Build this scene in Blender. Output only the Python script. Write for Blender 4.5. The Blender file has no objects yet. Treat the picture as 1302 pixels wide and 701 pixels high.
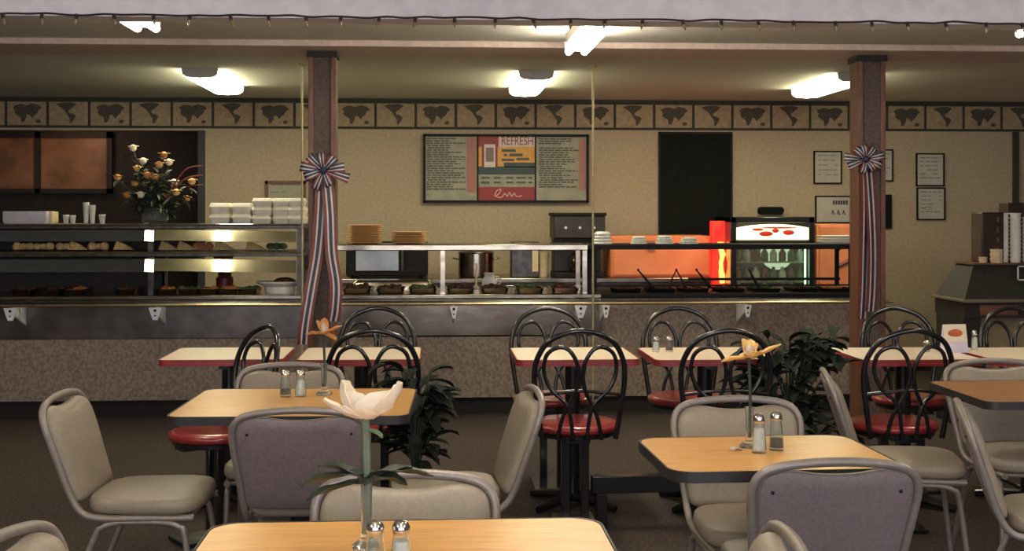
import bpy, math, random
from mathutils import Vector, Matrix
random.seed(7)
PI = math.pi
SC = bpy.context.scene
COL = SC.collection

# ------------------------------------------------------------------ camera maths
FPX, W, H, YH, EYE, YAW = 1600.0, 1302, 701, 270.0, 1.45, math.radians(3.5)

def P(px, dc, z=0.0):
    """world point seen at column px at camera depth dc"""
    xc = (px - W / 2) / FPX * dc
    return Vector((xc * math.cos(YAW) + dc * math.sin(YAW), -xc * math.sin(YAW) + dc * math.cos(YAW), z))

def XW(px, Y):
    return Y * math.tan(YAW + math.atan((px - W / 2) / FPX))

def DC(x, y):
    return x * math.sin(YAW) + y * math.cos(YAW)

def ZW(px, py, Y):
    return EYE - (py - YH) * DC(XW(px, Y), Y) / FPX

cam = bpy.data.objects.new('camera', bpy.data.cameras.new('camera'))
COL.objects.link(cam)
cam.location = (0, 0, EYE)
cam.rotation_euler = (PI / 2, 0, -YAW)
cam.data.sensor_width = 36
cam.data.lens = 36 * FPX / W
cam.data.shift_y = -(H / 2 - YH) / W
cam.data.clip_start = 0.05
SC.camera = cam
SC.view_settings.view_transform = 'Standard'
SC.view_settings.look = 'None'
SC.view_settings.gamma = 1
SC.view_settings.use_curve_mapping = False
SC.view_settings.exposure = 0.18

# ------------------------------------------------------------------ materials
MATS = {}
def lin(c):
    return tuple((x / 255 / 12.92 if x / 255 <= .04045 else ((x / 255 + .055) / 1.055) ** 2.4) for x in c) + (1,)

def mat(name, c, c2=None, scale=20, rough=.6, metal=0, bump=0, stretch=None, emit=0, trans=0, coat=0, alpha=1, spec=.5, detail=3, contrast=(.35, .65)):
    if name in MATS: return MATS[name]
    m = bpy.data.materials.new(name); m.use_nodes = True
    nt = m.node_tree; b = nt.nodes['Principled BSDF']
    b.inputs['Base Color'].default_value = lin(c)
    b.inputs['Roughness'].default_value = rough
    b.inputs['Metallic'].default_value = metal
    b.inputs['Specular IOR Level'].default_value = spec
    b.inputs['Coat Weight'].default_value = coat
    b.inputs['Alpha'].default_value = alpha
    if trans:
        b.inputs['Transmission Weight'].default_value = trans
        b.inputs['IOR'].default_value = 1.2
    if emit:
        b.inputs['Emission Color'].default_value = lin(c)
        b.inputs['Emission Strength'].default_value = emit
    tc = nt.nodes.new('ShaderNodeTexCoord'); mp = nt.nodes.new('ShaderNodeMapping')
    nt.links.new(tc.outputs['Object'], mp.inputs['Vector'])
    if stretch: mp.inputs['Scale'].default_value = stretch
    nz = nt.nodes.new('ShaderNodeTexNoise'); nz.inputs['Scale'].default_value = scale; nz.inputs['Detail'].default_value = detail
    nt.links.new(mp.outputs['Vector'], nz.inputs['Vector'])
    if c2 is None: c2 = tuple(x * .93 for x in c)
    rp = nt.nodes.new('ShaderNodeValToRGB')
    rp.color_ramp.elements[0].position, rp.color_ramp.elements[1].position = contrast
    rp.color_ramp.elements[0].color = lin(c); rp.color_ramp.elements[1].color = lin(c2)
    nt.links.new(nz.outputs['Fac'], rp.inputs['Fac'])
    nt.links.new(rp.outputs['Color'], b.inputs['Base Color'])
    if emit: nt.links.new(rp.outputs['Color'], b.inputs['Emission Color'])
    if bump:
        bp = nt.nodes.new('ShaderNodeBump'); bp.inputs['Strength'].default_value = bump; bp.inputs['Distance'].default_value = .003
        nt.links.new(nz.outputs['Fac'], bp.inputs['Height']); nt.links.new(bp.outputs['Normal'], b.inputs['Normal'])
    MATS[name] = m
    return m

M_floor = mat('floor_carpet', (92, 81, 76), (64, 57, 54), 60, .95, bump=.4, spec=.1)
M_ceil = mat('ceiling_paint', (222, 220, 208), (213, 211, 199), 90, .9, bump=.3)
M_wall = mat('wall_paint', (182, 164, 140), (171, 152, 128), 40, .85, bump=.2)
M_wallside = mat('side_wall_paint', (150, 138, 120), None, 40, .85)
M_beam = mat('beam_paint', (240, 234, 236), (228, 222, 226), 14, .7)
M_trimp = mat('trim_paint', (222, 200, 188), None, 30, .6)
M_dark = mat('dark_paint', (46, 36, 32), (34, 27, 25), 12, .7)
M_brownpane = mat('brown_pane', (150, 104, 72), (112, 78, 54), 5, .5)
M_border_bg = mat('border_tan', (172, 150, 122), (150, 128, 102), 25, .8)
M_border_dk = mat('border_green', (62, 60, 54), (48, 46, 42), 60, .8)
M_map = mat('map_brown', (88, 78, 66), (66, 60, 54), 60, .8)
M_steel = mat('stainless_steel', (172, 160, 142), (140, 128, 112), 5, .2, 1, stretch=(1, 1, 3))
M_steel_d = mat('dark_steel', (92, 88, 84), (70, 66, 62), 18, .35, .9)
M_chrome = mat('chrome', (225, 220, 215), None, 30, .12, 1)
M_brass = mat('brass', (206, 188, 146), None, 30, .32, 1)
M_lam = mat('speckled_laminate', (160, 142, 126), (126, 110, 98), 42, .6, detail=10, contrast=(.38, .62))
M_black = mat('black_plastic', (26, 24, 24), (20, 19, 19), 30, .6, spec=.25)
M_blackm = mat('black_enamel', (30, 30, 32), (24, 24, 26), 30, .25, .0, coat=.4)
M_kick = mat('black_kick_board', (34, 30, 28), None, 30, .8)
M_white = mat('white_plastic', (232, 230, 224), None, 30, .4)
M_foam = mat('white_foam', (236, 230, 214), (226, 218, 200), 20, .7)
M_red = mat('red_edge', (150, 50, 52), (136, 42, 46), 30, .35)
M_redseat = mat('red_seat', (156, 50, 52), (140, 40, 44), 20, .28, coat=.5)
M_tan_top = mat('cream_laminate', (236, 220, 196), (228, 210, 184), 40, .35)
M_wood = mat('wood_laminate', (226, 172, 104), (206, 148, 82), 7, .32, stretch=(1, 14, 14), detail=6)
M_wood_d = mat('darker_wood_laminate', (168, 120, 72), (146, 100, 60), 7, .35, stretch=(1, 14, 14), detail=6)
M_edge = mat('black_edge', (40, 34, 36), None, 30, .5)
M_frame = mat('chair_frame', (146, 136, 130), (136, 126, 120), 40, .42, .35)
M_vinylb = mat('chair_back_vinyl', (126, 112, 112), (114, 101, 102), 90, .6, bump=.3)
M_vinyl = mat('chair_vinyl', (150, 138, 124), (141, 129, 115), 90, .45, bump=.3)
M_beam_post = mat('post_grey', (100, 86, 80), (76, 64, 60), 60, .9)
M_postwood = mat('post_wood', (118, 76, 56), (90, 56, 42), 8, .5, stretch=(10, 10, 1))
M_navy = mat('ribbon_navy', (40, 42, 66), None, 40, .5)
M_ribw = mat('ribbon_white', (196, 184, 178), None, 40, .5)
M_ribr = mat('ribbon_red', (106, 50, 46), None, 40, .5)
M_lamp = mat('lamp_lens', (252, 248, 206), (252, 246, 200), 4, .5, emit=21)
M_tube = mat('lamp_tube', (255, 246, 226), (255, 244, 222), 4, .5, emit=40)
M_lamph = mat('lamp_housing', (190, 184, 170), None, 30, .5)
M_glass = mat('clear_glass', (235, 240, 236), (235, 240, 236), 5, .03, trans=.95, spec=.7)
M_salt = mat('salt', (252, 251, 248), None, 60, .8)
M_pepper = mat('pepper', (96, 78, 66), (70, 58, 50), 80, .8)
M_petal = mat('cream_petal', (250, 240, 220), (244, 226, 196), 12, .6)
M_petaly = mat('yellow_petal', (236, 196, 128), (224, 176, 104), 12, .6)
M_petalo = mat('orange_petal', (214, 158, 96), (190, 130, 74), 12, .6)
M_leaf = mat('dark_leaf', (52, 62, 44), (36, 46, 34), 14, .5)
M_leafg = mat('light_leaf', (110, 140, 104), None, 14, .5)
M_plant = mat('plant_leaf', (38, 48, 34), (24, 31, 24), 8, .7, spec=.25)
M_stem = mat('grey_green_stem', (112, 122, 104), (96, 106, 90), 14, .5)
M_pot = mat('plant_pot', (70, 48, 38), None, 20, .6)
M_brownw = mat('brown_wood', (120, 78, 52), (92, 58, 38), 8, .5)
M_basket = mat('tan_plate', (226, 180, 126), (206, 158, 106), 60, .7)
M_orange = mat('orange_panel', (240, 148, 100), (232, 134, 88), 6, .5)  # machine's own orange; on the low unit it stands for red glow
M_food1 = mat('pastry', (226, 196, 140), (200, 160, 104), 30, .8)
M_food2 = mat('greens', (96, 116, 62), (62, 82, 44), 30, .8)
M_food3 = mat('orange_food', (206, 142, 82), (176, 108, 60), 30, .8)
M_food4 = mat('brown_food', (92, 58, 44), (60, 38, 30), 30, .8)
M_darkred = mat('dark_red_jar', (112, 40, 34), (84, 28, 26), 20, .4)
M_cup = mat('cup_white', (238, 232, 218), None, 20, .5)
M_cupb = mat('cup_beige', (220, 196, 160), None, 20, .5)
M_board = mat('board_black', (30, 32, 29), (24, 26, 24), 30, .9, spec=.1)
M_paper = mat('paper', (190, 182, 172), (178, 170, 160), 6, .7)
M_ink = mat('ink', (58, 56, 58), None, 30, .7)
M_ink2 = mat('menu_ink', (92, 96, 92), None, 30, .7)
M_menu = mat('menu_grey', (164, 158, 138), (150, 144, 126), 10, .6)
M_pink = mat('menu_pink', (176, 118, 108), None, 30, .6)
M_mred = mat('menu_red', (150, 40, 36), None, 30, .5)
M_myel = mat('menu_yellow', (226, 160, 60), None, 30, .5)
M_mgrn = mat('menu_green', (44, 60, 60), None, 30, .5)
M_mwht = mat('menu_white', (226, 206, 200), None, 30, .5)
M_sign = mat('lit_sign', (255, 244, 196), (255, 236, 170), 3, .5, emit=1.6)
M_neon = mat('red_lit_panel', (232, 40, 40), (240, 60, 44), 8, .5, emit=.55)
M_glow = mat('orange_lit_tube', (255, 190, 96), (255, 160, 70), 30, .5, emit=2.2)
M_cherry = mat('sign_red', (190, 40, 34), None, 8, .5, emit=.5)
M_gshelf = mat('lit_shelf', (120, 150, 100), None, 8, .5)
M_bulb = mat('bulb_glass', (150, 128, 88), None, 8, .2)
M_wire = mat('dark_wire', (56, 42, 38), None, 8, .6)
M_pole = mat('pale_brass', (196, 180, 140), None, 30, .4, .5)
M_mirror = mat('guard_glass', (150, 146, 118), (140, 136, 108), 4, .06, .75)

# ------------------------------------------------------------------ mesh builder
class MB:
    def __init__(s): s.v, s.f, s.m = [], [], []
    def add(s, vs, fs, mi=0, M=None):
        o = len(s.v)
        for p in vs:
            p = Vector(p)
            s.v.append(M @ p if M else p)
        for f in fs:
            s.f.append([i + o for i in f]); s.m.append(mi)
        return s
    def box(s, lo, hi, mi=0, M=None):
        (a, b, c), (d, e, g) = lo, hi
        a, d = sorted((a, d)); b, e = sorted((b, e)); c, g = sorted((c, g))
        vs = [(a, b, c), (d, b, c), (d, e, c), (a, e, c), (a, b, g), (d, b, g), (d, e, g), (a, e, g)]
        return s.add(vs, [(3, 2, 1, 0), (4, 5, 6, 7), (0, 1, 5, 4), (1, 2, 6, 5), (2, 3, 7, 6), (3, 0, 4, 7)], mi, M)
    def tube(s, pts, r, n=8, mi=0, closed=False, M=None, flat=1.0):
        pts = [Vector(p) for p in pts]; k = len(pts)
        rs = r if isinstance(r, (list, tuple)) else [r] * k
        vs, fs = [], []
        prev = None
        for i, p in enumerate(pts):
            if closed: t = pts[(i + 1) % k] - pts[i - 1]
            else: t = pts[min(i + 1, k - 1)] - pts[max(i - 1, 0)]
            if t.length < 1e-9: t = Vector((0, 0, 1))
            t.normalize()
            if prev is None:
                a = Vector((0, 0, 1)) if abs(t.z) < .9 else Vector((1, 0, 0))
                u = t.cross(a).normalized()
            else:
                u = (prev - t * prev.dot(t))
                u = u.normalized() if u.length > 1e-6 else t.cross(Vector((0, 0, 1))).normalized()
            prev = u; w = t.cross(u)
            for j in range(n):
                an = 2 * PI * j / n
                vs.append(p + (u * math.cos(an) * flat + w * math.sin(an)) * rs[i])
        seg = k if closed else k - 1
        for i in range(seg):
            for j in range(n):
                a, b = i * n + j, i * n + (j + 1) % n
                c, d = ((i + 1) % k) * n + (j + 1) % n, ((i + 1) % k) * n + j
                fs.append((a, b, c, d))
        if not closed:
            fs.append(tuple(range(n))[::-1]); fs.append(tuple((k - 1) * n + j for j in range(n)))
        return s.add(vs, fs, mi, M)
    def lathe(s, prof, c=(0, 0, 0), n=20, mi=0, M=None):
        vs, fs = [], []
        for r, z in prof:
            for j in range(n):
                a = 2 * PI * j / n
                vs.append((c[0] + r * math.cos(a), c[1] + r * math.sin(a), c[2] + z))
        for i in range(len(prof) - 1):
            for j in range(n):
                a, b = i * n + j, i * n + (j + 1) % n
                fs.append((a, b, b + n, a + n))
        fs.append(tuple(range(n))[::-1]); fs.append(tuple((len(prof) - 1) * n + j for j in range(n)))
        return s.add(vs, fs, mi, M)
    def rings(s, outline, prof, mi=0, M=None, centre=None):
        """outline: 2-D points; prof: (scale, z) rings stacked along z"""
        n = len(outline)
        cx = centre[0] if centre else sum(p[0] for p in outline) / n
        cy = centre[1] if centre else sum(p[1] for p in outline) / n
        vs, fs = [], []
        for sc, z in prof:
            for p in outline: vs.append((cx + (p[0] - cx) * sc, cy + (p[1] - cy) * sc, z))
        for i in range(len(prof) - 1):
            for j in range(n):
                a, b = i * n + j, i * n + (j + 1) % n
                fs.append((a, b, b + n, a + n))
        fs.append(tuple(range(n))[::-1]); fs.append(tuple((len(prof) - 1) * n + j for j in range(n)))
        return s.add(vs, fs, mi, M)
    def ell(s, c, r, n=12, k=8, mi=0, M=None):
        prof = [(math.sin(PI * (i + .02) / (k + .04)), -math.cos(PI * (i + .02) / (k + .04))) for i in range(k + 1)]
        vs, fs = [], []
        for rr, z in prof:
            for j in range(n):
                a = 2 * PI * j / n
                vs.append((c[0] + r[0] * rr * math.cos(a), c[1] + r[1] * rr * math.sin(a), c[2] + r[2] * z))
        for i in range(k):
            for j in range(n):
                a, b = i * n + j, i * n + (j + 1) % n
                fs.append((a, b, b + n, a + n))
        fs.append(tuple(range(n))[::-1]); fs.append(tuple(k * n + j for j in range(n)))
        return s.add(vs, fs, mi, M)
    def grid(s, G, th=0.0, mi=0, mis=None, M=None):
        """G[i][j] points; th > 0 gives it thickness"""
        a, b = len(G), len(G[0])
        G = [[Vector(p) for p in r] for r in G]
        N = []
        for i in range(a):
            for j in range(b):
                du = G[min(i + 1, a - 1)][j] - G[max(i - 1, 0)][j]
                dv = G[i][min(j + 1, b - 1)] - G[i][max(j - 1, 0)]
                nn = du.cross(dv)
                N.append(nn.normalized() if nn.length > 1e-12 else Vector((0, 0, 1)))
        flat = [p for r in G for p in r]
        vs = [p + N[i] * th / 2 for i, p in enumerate(flat)] + [p - N[i] * th / 2 for i, p in enumerate(flat)]
        o = a * b
        for i in range(a - 1):
            for j in range(b - 1):
                q = (i * b + j, (i + 1) * b + j, (i + 1) * b + j + 1, i * b + j + 1)
                m_ = mis[j] if mis else mi
                if i == 0 and j == 0: base = len(s.v); [s.v.append(M @ p if M else p) for p in vs]
                s.f.append([base + x for x in q]); s.m.append(m_)
                s.f.append([base + o + x for x in reversed(q)]); s.m.append(m_)
        rim = [j for j in range(b)] + [(i + 1) * b - 1 for i in range(1, a)] + [(a - 1) * b + j for j in range(b - 2, -1, -1)] + [i * b for i in range(a - 2, 0, -1)]
        for k in range(len(rim)):
            x, y = rim[k], rim[(k + 1) % len(rim)]
            s.f.append([base + x, base + y, base + o + y, base + o + x]); s.m.append(mis[0] if mis else mi)
        return s
    def build(s, name, mats, parent=None, smooth=35, bevel=0, label=None):
        me = bpy.data.meshes.new(name)
        me.from_pydata([tuple(p) for p in s.v], [], s.f)
        if not isinstance(mats, (list, tuple)): mats = [mats]
        for m in mats: me.materials.append(m)
        me.polygons.foreach_set('material_index', s.m)
        if smooth:
            me.polygons.foreach_set('use_smooth', [True] * len(me.polygons))
            me.set_sharp_from_angle(angle=math.radians(smooth))
        me.update()
        o = bpy.data.objects.new(name, me); COL.objects.link(o)
        if parent: o.parent = parent
        if bevel:
            b = o.modifiers.new('bevel', 'BEVEL'); b.width = bevel; b.segments = 2; b.limit_method = 'ANGLE'
        if label: o['label'] = label
        return o

def tag(o, label=None, cat=None, group=None, kind=None):
    if label: o['label'] = label
    if cat: o['category'] = cat
    if group: o['group'] = group
    if kind: o['kind'] = kind
    return o

def thing(name, label, cat, loc=(0, 0, 0), rz=0, group=None):
    o = bpy.data.objects.new(name, None); COL.objects.link(o)
    o.location = loc; o.rotation_euler = (0, 0, rz); o.empty_display_size = .1
    return tag(o, label, cat, group)

def struct(name, mb, m, **k):
    return tag(mb.build(name, m, **k), kind='structure')

def solo(name, mb, m, label, cat, loc=(0, 0, 0), rz=0, group=None, **k):
    o = mb.build(name, m, **k); o.location = loc; o.rotation_euler = (0, 0, rz)
    return tag(o, label, cat, group)

def kids(o): return [c for c in bpy.data.objects if c.parent == o]

def dup(o, loc=None, rz=None, label=None, group=None, parent=None):
    ch = kids(o)
    c = o.copy(); COL.objects.link(c)
    if parent: c.parent = parent
    if loc is not None: c.location = loc
    if rz is not None: c.rotation_euler = (0, 0, rz)
    if label: c['label'] = label
    if group: c['group'] = group
    for k in ch: dup(k, parent=c)
    return c

def put(o, loc, rz=0, label=None, group=None, first=[None]):
    return dup(o, loc, rz, label, group)

class Proto:
    """the first placement moves the prototype itself, later ones copy it"""
    def __init__(s, o): s.o, s.used = o, False
    def at(s, loc, rz=0, label=None, group=None):
        if s.used: return dup(s.o, loc, rz, label, group)
        s.used = True; o = s.o
        o.location = loc; o.rotation_euler = (0, 0, rz)
        if label: o['label'] = label
        if group: o['group'] = group
        return o

def cr(pts, k=6, closed=False):
    """Catmull-Rom through the points"""
    pts = [Vector(p) for p in pts]; n = len(pts); out = []
    for i in range(n if closed else n - 1):
        if closed: p0, p1, p2, p3 = pts[i - 1], pts[i], pts[(i + 1) % n], pts[(i + 2) % n]
        else: p0, p1, p2, p3 = pts[max(i - 1, 0)], pts[i], pts[i + 1], pts[min(i + 2, n - 1)]
        for j in range(k):
            t = j / k
            out.append(.5 * ((2 * p1) + (p2 - p0) * t + (2 * p0 - 5 * p1 + 4 * p2 - p3) * t * t + (3 * p1 - p0 - 3 * p2 + p3) * t ** 3))
    if not closed: out.append(pts[-1])
    return out

def rrect(w, d, r, k=5):
    o = []
    for cx, cy, a0 in ((w / 2 - r, d / 2 - r, 0), (-w / 2 + r, d / 2 - r, 90), (-w / 2 + r, -d / 2 + r, 180), (w / 2 - r, -d / 2 + r, 270)):
        for i in range(k + 1):
            a = math.radians(a0 + 90 * i / k)
            o.append((cx + r * math.cos(a), cy + r * math.sin(a)))
    return o

# ================================================================== the room
YW, ZC = 11.25, 2.46
XL, XR = -6.0, 7.0
struct('floor', MB().box((XL, -3, -.1), (XR, 14, 0)), M_floor)
struct('ceiling', MB().box((XL, -3, ZC), (XR, 14, ZC + .1)), M_ceil)
struct('wall_left', MB().box((XL - .1, -3, 0), (XL, 14, ZC)), M_wallside)
struct('wall_right', MB().box((XR, -3, 0), (XR + .1, 14, ZC)), M_wallside)
struct('wall_front', MB().box((XL, -3.1, 0), (XR, -3, .6)).box((XL, -3.1, 2.3), (XR, -3, ZC)).box((XL, -3.1, .6), (-3, -3, 2.3)).box((4, -3.1, .6), (XR, -3, 2.3)), M_wallside)
struct('window_2', MB().box((-3, -3.08, .6), (4, -3, .66)).box((-3, -3.08, 2.24), (4, -3, 2.3)).box((-.7, -3.08, .66), (-.64, -3, 2.24)).box((1.64, -3.08, .66), (1.7, -3, 2.24)), M_white)
xo = XW(261, YW)                       # right side of the dark opening
zo = ZW(200, 166, YW)
struct('wall_back', MB().box((xo, YW, 0), (XR, YW + .12, ZC)).box((XL, YW, zo), (xo, YW + .12, ZC)), M_wall)
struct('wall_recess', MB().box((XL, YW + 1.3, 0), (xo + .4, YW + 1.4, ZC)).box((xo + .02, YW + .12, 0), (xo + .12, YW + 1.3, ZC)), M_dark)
struct('trim_2', MB().box((xo - .06, YW - .03, 0), (xo, YW + .14, zo)), mat('jamb_blue', (52, 52, 62), None, 20, .6))
# brown panes and dark woodwork in the opening
Yr = YW + 1.28
mb = MB()
for a, b in ((0, 46), (53, 137)):
    mb.box((XW(a, Yr), Yr - .02, ZW(80, 240, Yr)), (XW(b, Yr), Yr, ZW(80, 176, Yr)))
t = tag(bpy.data.objects.new('window_1', None), kind='structure'); COL.objects.link(t)
fr = MB()
for a, b in ((-6, 0), (46, 53), (137, 144)):
    fr.box((XW(a, Yr), Yr - .05, ZW(80, 246, Yr)), (XW(b, Yr), Yr - .001, ZW(80, 168, Yr)))
fr.box((XW(-6, Yr), Yr - .05, ZW(80, 246, Yr)), (XW(144, Yr), Yr - .001, ZW(80, 240, Yr)))
fr.box((XW(-6, Yr), Yr - .05, ZW(80, 176, Yr)), (XW(144, Yr), Yr - .001, ZW(80, 168, Yr)))
mb.build('pane', M_brownpane, t); fr.build('window_frame', M_dark, t)
# near beam, rear slim beam
Yb = 5.4
zb = EYE + (YH - 25) * Yb / FPX
struct('trim_3', MB().box((XL, Yb, zb), (XR, Yb + .16, ZC)), M_beam)
struct('trim_4', MB().box((XL, 7.42, 2.423), (XR, 7.95, ZC)), M_trimp, bevel=.004)
struct('trim_5', MB().box((XW(1287, YW), YW - .03, 0), (XW(1294, YW), YW - .001, ZW(1290, 168, YW))), M_border_dk)
struct('baseboard_back', MB().box((xo, YW - .02, 0), (XR, YW - .001, .1)), M_kick)

# wallpaper border with old map panels
def border():
    zt, zl = ZC - .02, ZC - .27
    mb = MB()
    mb.box((XL, YW - .008, zl), (XR, YW - .001, zt), 1)
    mb.box((XL, YW - .02, zt - .02), (XR, YW - .001, ZC - .001), 1)
    cw = 51 / FPX * 11.2
    x = XW(8, YW) - cw * 8
    i = 0
    old = [(.10, .78), (.2, .86), (.34, .9), (.5, .84), (.66, .92), (.84, .86), (.94, .74), (.86, .66), (.8, .5), (.72, .42), (.66, .3), (.58, .44), (.5, .46), (.48, .3), (.42, .14), (.34, .12), (.32, .34), (.22, .42), (.14, .52), (.16, .64)]
    aus = [(.76, .2), (.84, .26), (.92, .2), (.88, .1), (.78, .1)]
    new = [(.14, .9), (.3, .96), (.56, .98), (.74, .92), (.66, .8), (.58, .7), (.5, .64), (.52, .52), (.62, .5), (.72, .4), (.66, .24), (.58, .08), (.54, .1), (.54, .3), (.48, .42), (.42, .56), (.34, .7), (.24, .8)]
    while x < XR - cw:
        x0, x1 = x + .012, x + cw - .012
        z0, z1 = zl + .022, zt - .022
        mb.box((x0, YW - .011, z0), (x1, YW - .008, z1), 0)
        for poly in ((old, aus) if i % 2 == 0 else (new,)):
            vs = [(x0 + (x1 - x0) * (.06 + .88 * a), YW - .0135, z0 + (z1 - z0) * b) for a, b in poly]
            n = len(vs)
            vs += [(a, YW - .0112, c) for a, b, c in vs]
            mb.add(vs, [tuple(range(n))[::-1], tuple(range(n, 2 * n))] + [(k, (k + 1) % n, n + (k + 1) % n, n + k) for k in range(n)], 2)
        x += cw; i += 1
    return struct('trim_1', mb, [M_border_bg, M_border_dk, M_map], smooth=0)
border()

# ------------------------------------------------------------------ posts
Yp = 7.72
def post(px, wpx, label):
    x = XW(px, Yp); w = wpx / FPX * Yp
    t = thing('wooden_post', label, 'post', (x, Yp, 0))
    MB().box((-w / 2 + .03, -.07, 0), (w / 2 - .03, .07, 2.39)).build('post_core', M_beam_post, t)
    for s in (-1, 1):
        MB().box((s * (w / 2 - .032), -.082, 0), (s * w / 2, .082, 2.39)).build('corner_board', M_postwood, t, bevel=.004)
    MB().box((-w / 2 - .01, -.09, 2.385), (w / 2 + .01, .09, 2.4225)).build('capital', M_dark, t, bevel=.003)
    return t
post(411, 34, 'square wooden post with long striped ribbon tails, left of the menu board')
post(1103, 36, 'square wooden post with shorter ribbon, right of the glowing drink cooler')

def ribbon_strip(G_center, width_dir, w, th=.002):
    """strip of stripes navy white red white navy along a centre line"""
    cols = [-.5, -.24, -.12, .14, .28, .5]
    G = []
    for i, c in enumerate(G_center):
        wd = width_dir[i] if isinstance(width_dir, list) else width_dir
        G.append([Vector(c) + Vector(wd) * (w * k) for k in cols])
    return G
RM = [M_navy, M_ribw, M_ribr]
def bow(px, py, label, tails, scale=1.0):
    y0 = Yp - .11
    x = XW(px, y0); z = ZW(px, py, y0)
    t = thing('ribbon_bow', label, 'ribbon bow', (x, y0, z))
    n = 9
    for i in range(n):
        a = 2 * PI * i / n + .25 + random.uniform(-.15, .15); L = random.uniform(.12, .165) * scale
        d = Vector((math.cos(a), 0, math.sin(a) * .75)); side = Vector((-d.z, 0, d.x)).normalized()
        path = [Vector((0, 0, 0)) + d * L * u + Vector((0, -v, 0)) for u, v in ((.05, .01), (.4, .012), (.8, .02), (1, .035), (.95, .055), (.6, .062), (.2, .04), (.05, .02))]
        path = cr(path, 3)
        wd = [side * (.5 + .9 * min(1, (p - path[0]).length / L)) for p in path]
        mb = MB(); mb.grid(ribbon_strip(path, wd, .045 * scale), .0015, mis=[0, 1, 0, 1, 2] if i % 2 else [2, 1, 0, 1, 0])
        mb.build('loop', RM, t, smooth=50)
    MB().ell((0, -.05, 0), (.02, .02, .022)).build('knot', M_navy, t)
    for pts in tails:
        path = []
        for (qx, qy, off) in pts:
            path.append(Vector((XW(qx, y0) - x, -off, ZW(qx, qy, y0) - z)))
        path = cr(path, 6)
        G = ribbon_strip(path, Vector((1, .25, 0)), .075)
        mb = MB(); mb.grid(G, .0015, mis=[2, 1, 0, 1, 2])
        mb.build('tail', RM, t, smooth=50)
bow(412, 217, 'large striped navy, white and red bow tied on the left post', [
    [(410, 217, .02), (408, 270, .03), (404, 320, .03), (396, 370, .05), (389, 415, .06), (387, 437, .05)],
    [(415, 217, .02), (420, 270, .035), (422, 320, .04), (428, 360, .05), (427, 390, .05), (424, 408, .04)]])
bow(1098, 203, 'smaller striped ribbon bow tied on the right post', [
    [(1098, 203, .02), (1099, 260, .03), (1098, 320, .03), (1096, 370, .04), (1094, 405, .04)],
    [(1102, 203, .02), (1105, 260, .035), (1107, 320, .04), (1106, 370, .04), (1104, 396, .04)]], .85)

# slim brass poles floor to ceiling
for px, lab in ((384, 'slim brass pole beside the left post'), (754, 'slim brass pole between the two tray rail brackets')):
    yy = 8.62
    t = thing('brass_pole', lab, 'pole', (XW(px, yy), yy, 0))
    MB().tube([(0, 0, 0), (0, 0, ZC)], .0075, 10).build('pole', M_pole, t)
    MB().lathe([(.035, 0), (.035, .01), (.013, .02)]).build('floor_flange', M_brass, t)
    MB().lathe([(.013, ZC - .02), (.03, ZC - .01), (.03, ZC - .0005)]).build('ceiling_flange', M_brass, t)

# ------------------------------------------------------------------ ceiling lamps
def wrap_light(px, lab):
    y0 = 8.95; x = XW(px, y0)
    t = thing('ceiling_light', lab, 'ceiling light', (x, y0, ZC), 0, None)
    MB().box((-.12, .012, -.03), (.12, 1.19, 0)).build('housing', M_lamph, t)
    pf = [(-.125, -.012), (-.118, -.05), (-.09, -.068), (0, -.075), (.09, -.068), (.118, -.05), (.125, -.012)]
    vs = [(a, .012, b) for a, b in pf] + [(a, 1.19, b) for a, b in pf]; n = len(pf)
    MB().add(vs, [(k, k + 1, n + k + 1, n + k) for k in range(n - 1)] + [tuple(range(n))[::-1], tuple(range(n, 2 * n))]).build('lens', M_lamp, t)
    for yy in (0, 1.19):
        MB().add([(a * 1.01, yy, b * .9) for a, b in [(-.125, 0)] + pf + [(.125, 0)]] + [(a * 1.01, yy + .012, b * .9) for a, b in [(-.125, 0)] + pf + [(.125, 0)]],
                 [tuple(range(9))[::-1], tuple(range(9, 18))] + [(k, (k + 1) % 9, 9 + (k + 1) % 9, 9 + k) for k in range(9)]).build('end_cap', M_lamph, t)
wrap_light(254, 'wraparound ceiling light above the foam boxes and display case')
wrap_light(682, 'wraparound ceiling light above the menu board')
wrap_light(1087, 'wraparound ceiling light half hidden by the right post')

def strip_light(px, yf, y0, lab):
    x = XW(px, yf)
    t = thing('strip_light', lab, 'ceiling light', (x, y0, ZC))
    L = yf - y0
    MB().box((-.06, 0, -.055), (.06, L, 0)).build('housing', M_lamph, t, bevel=.004)
    for s in (-1, 1):
        MB().tube([(s * .045, .02, -.1), (s * .045, L - .005, -.1)], .02, 12).build('tube', M_tube, t)
    for yy in (.01, L - .04):
        MB().box((-.07, yy, -.10), (.07, yy + .02, -.05)).build('socket', M_white, t)
strip_light(733, 7.1, 5.66, 'bare twin tube strip light hanging right of centre')
strip_light(187, 6.32, 5.66, 'bare tube light showing at upper left, behind the light string')
strip_light(1306, 6.25, 5.66, 'bare tube light cut off by the right edge of the photo')
for k, (xx, yy) in enumerate([(x_, y_) for y_ in (2.6, -.6) for x_ in (-2.9, .1, 3.1)]):
    t = thing('strip_light', 'twin tube strip light over the near dining tables', 'ceiling light', (xx, yy, ZC), 0, 'strip lights over the near tables')
    MB().box((-.06, 0, -.055), (.06, 1.2, 0)).build('housing', M_lamph, t)
    for s in (-1, 1):
        MB().tube([(s * .045, .02, -.085), (s * .045, 1.18, -.085)], .02, 12).build('tube', M_tube, t)

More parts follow.
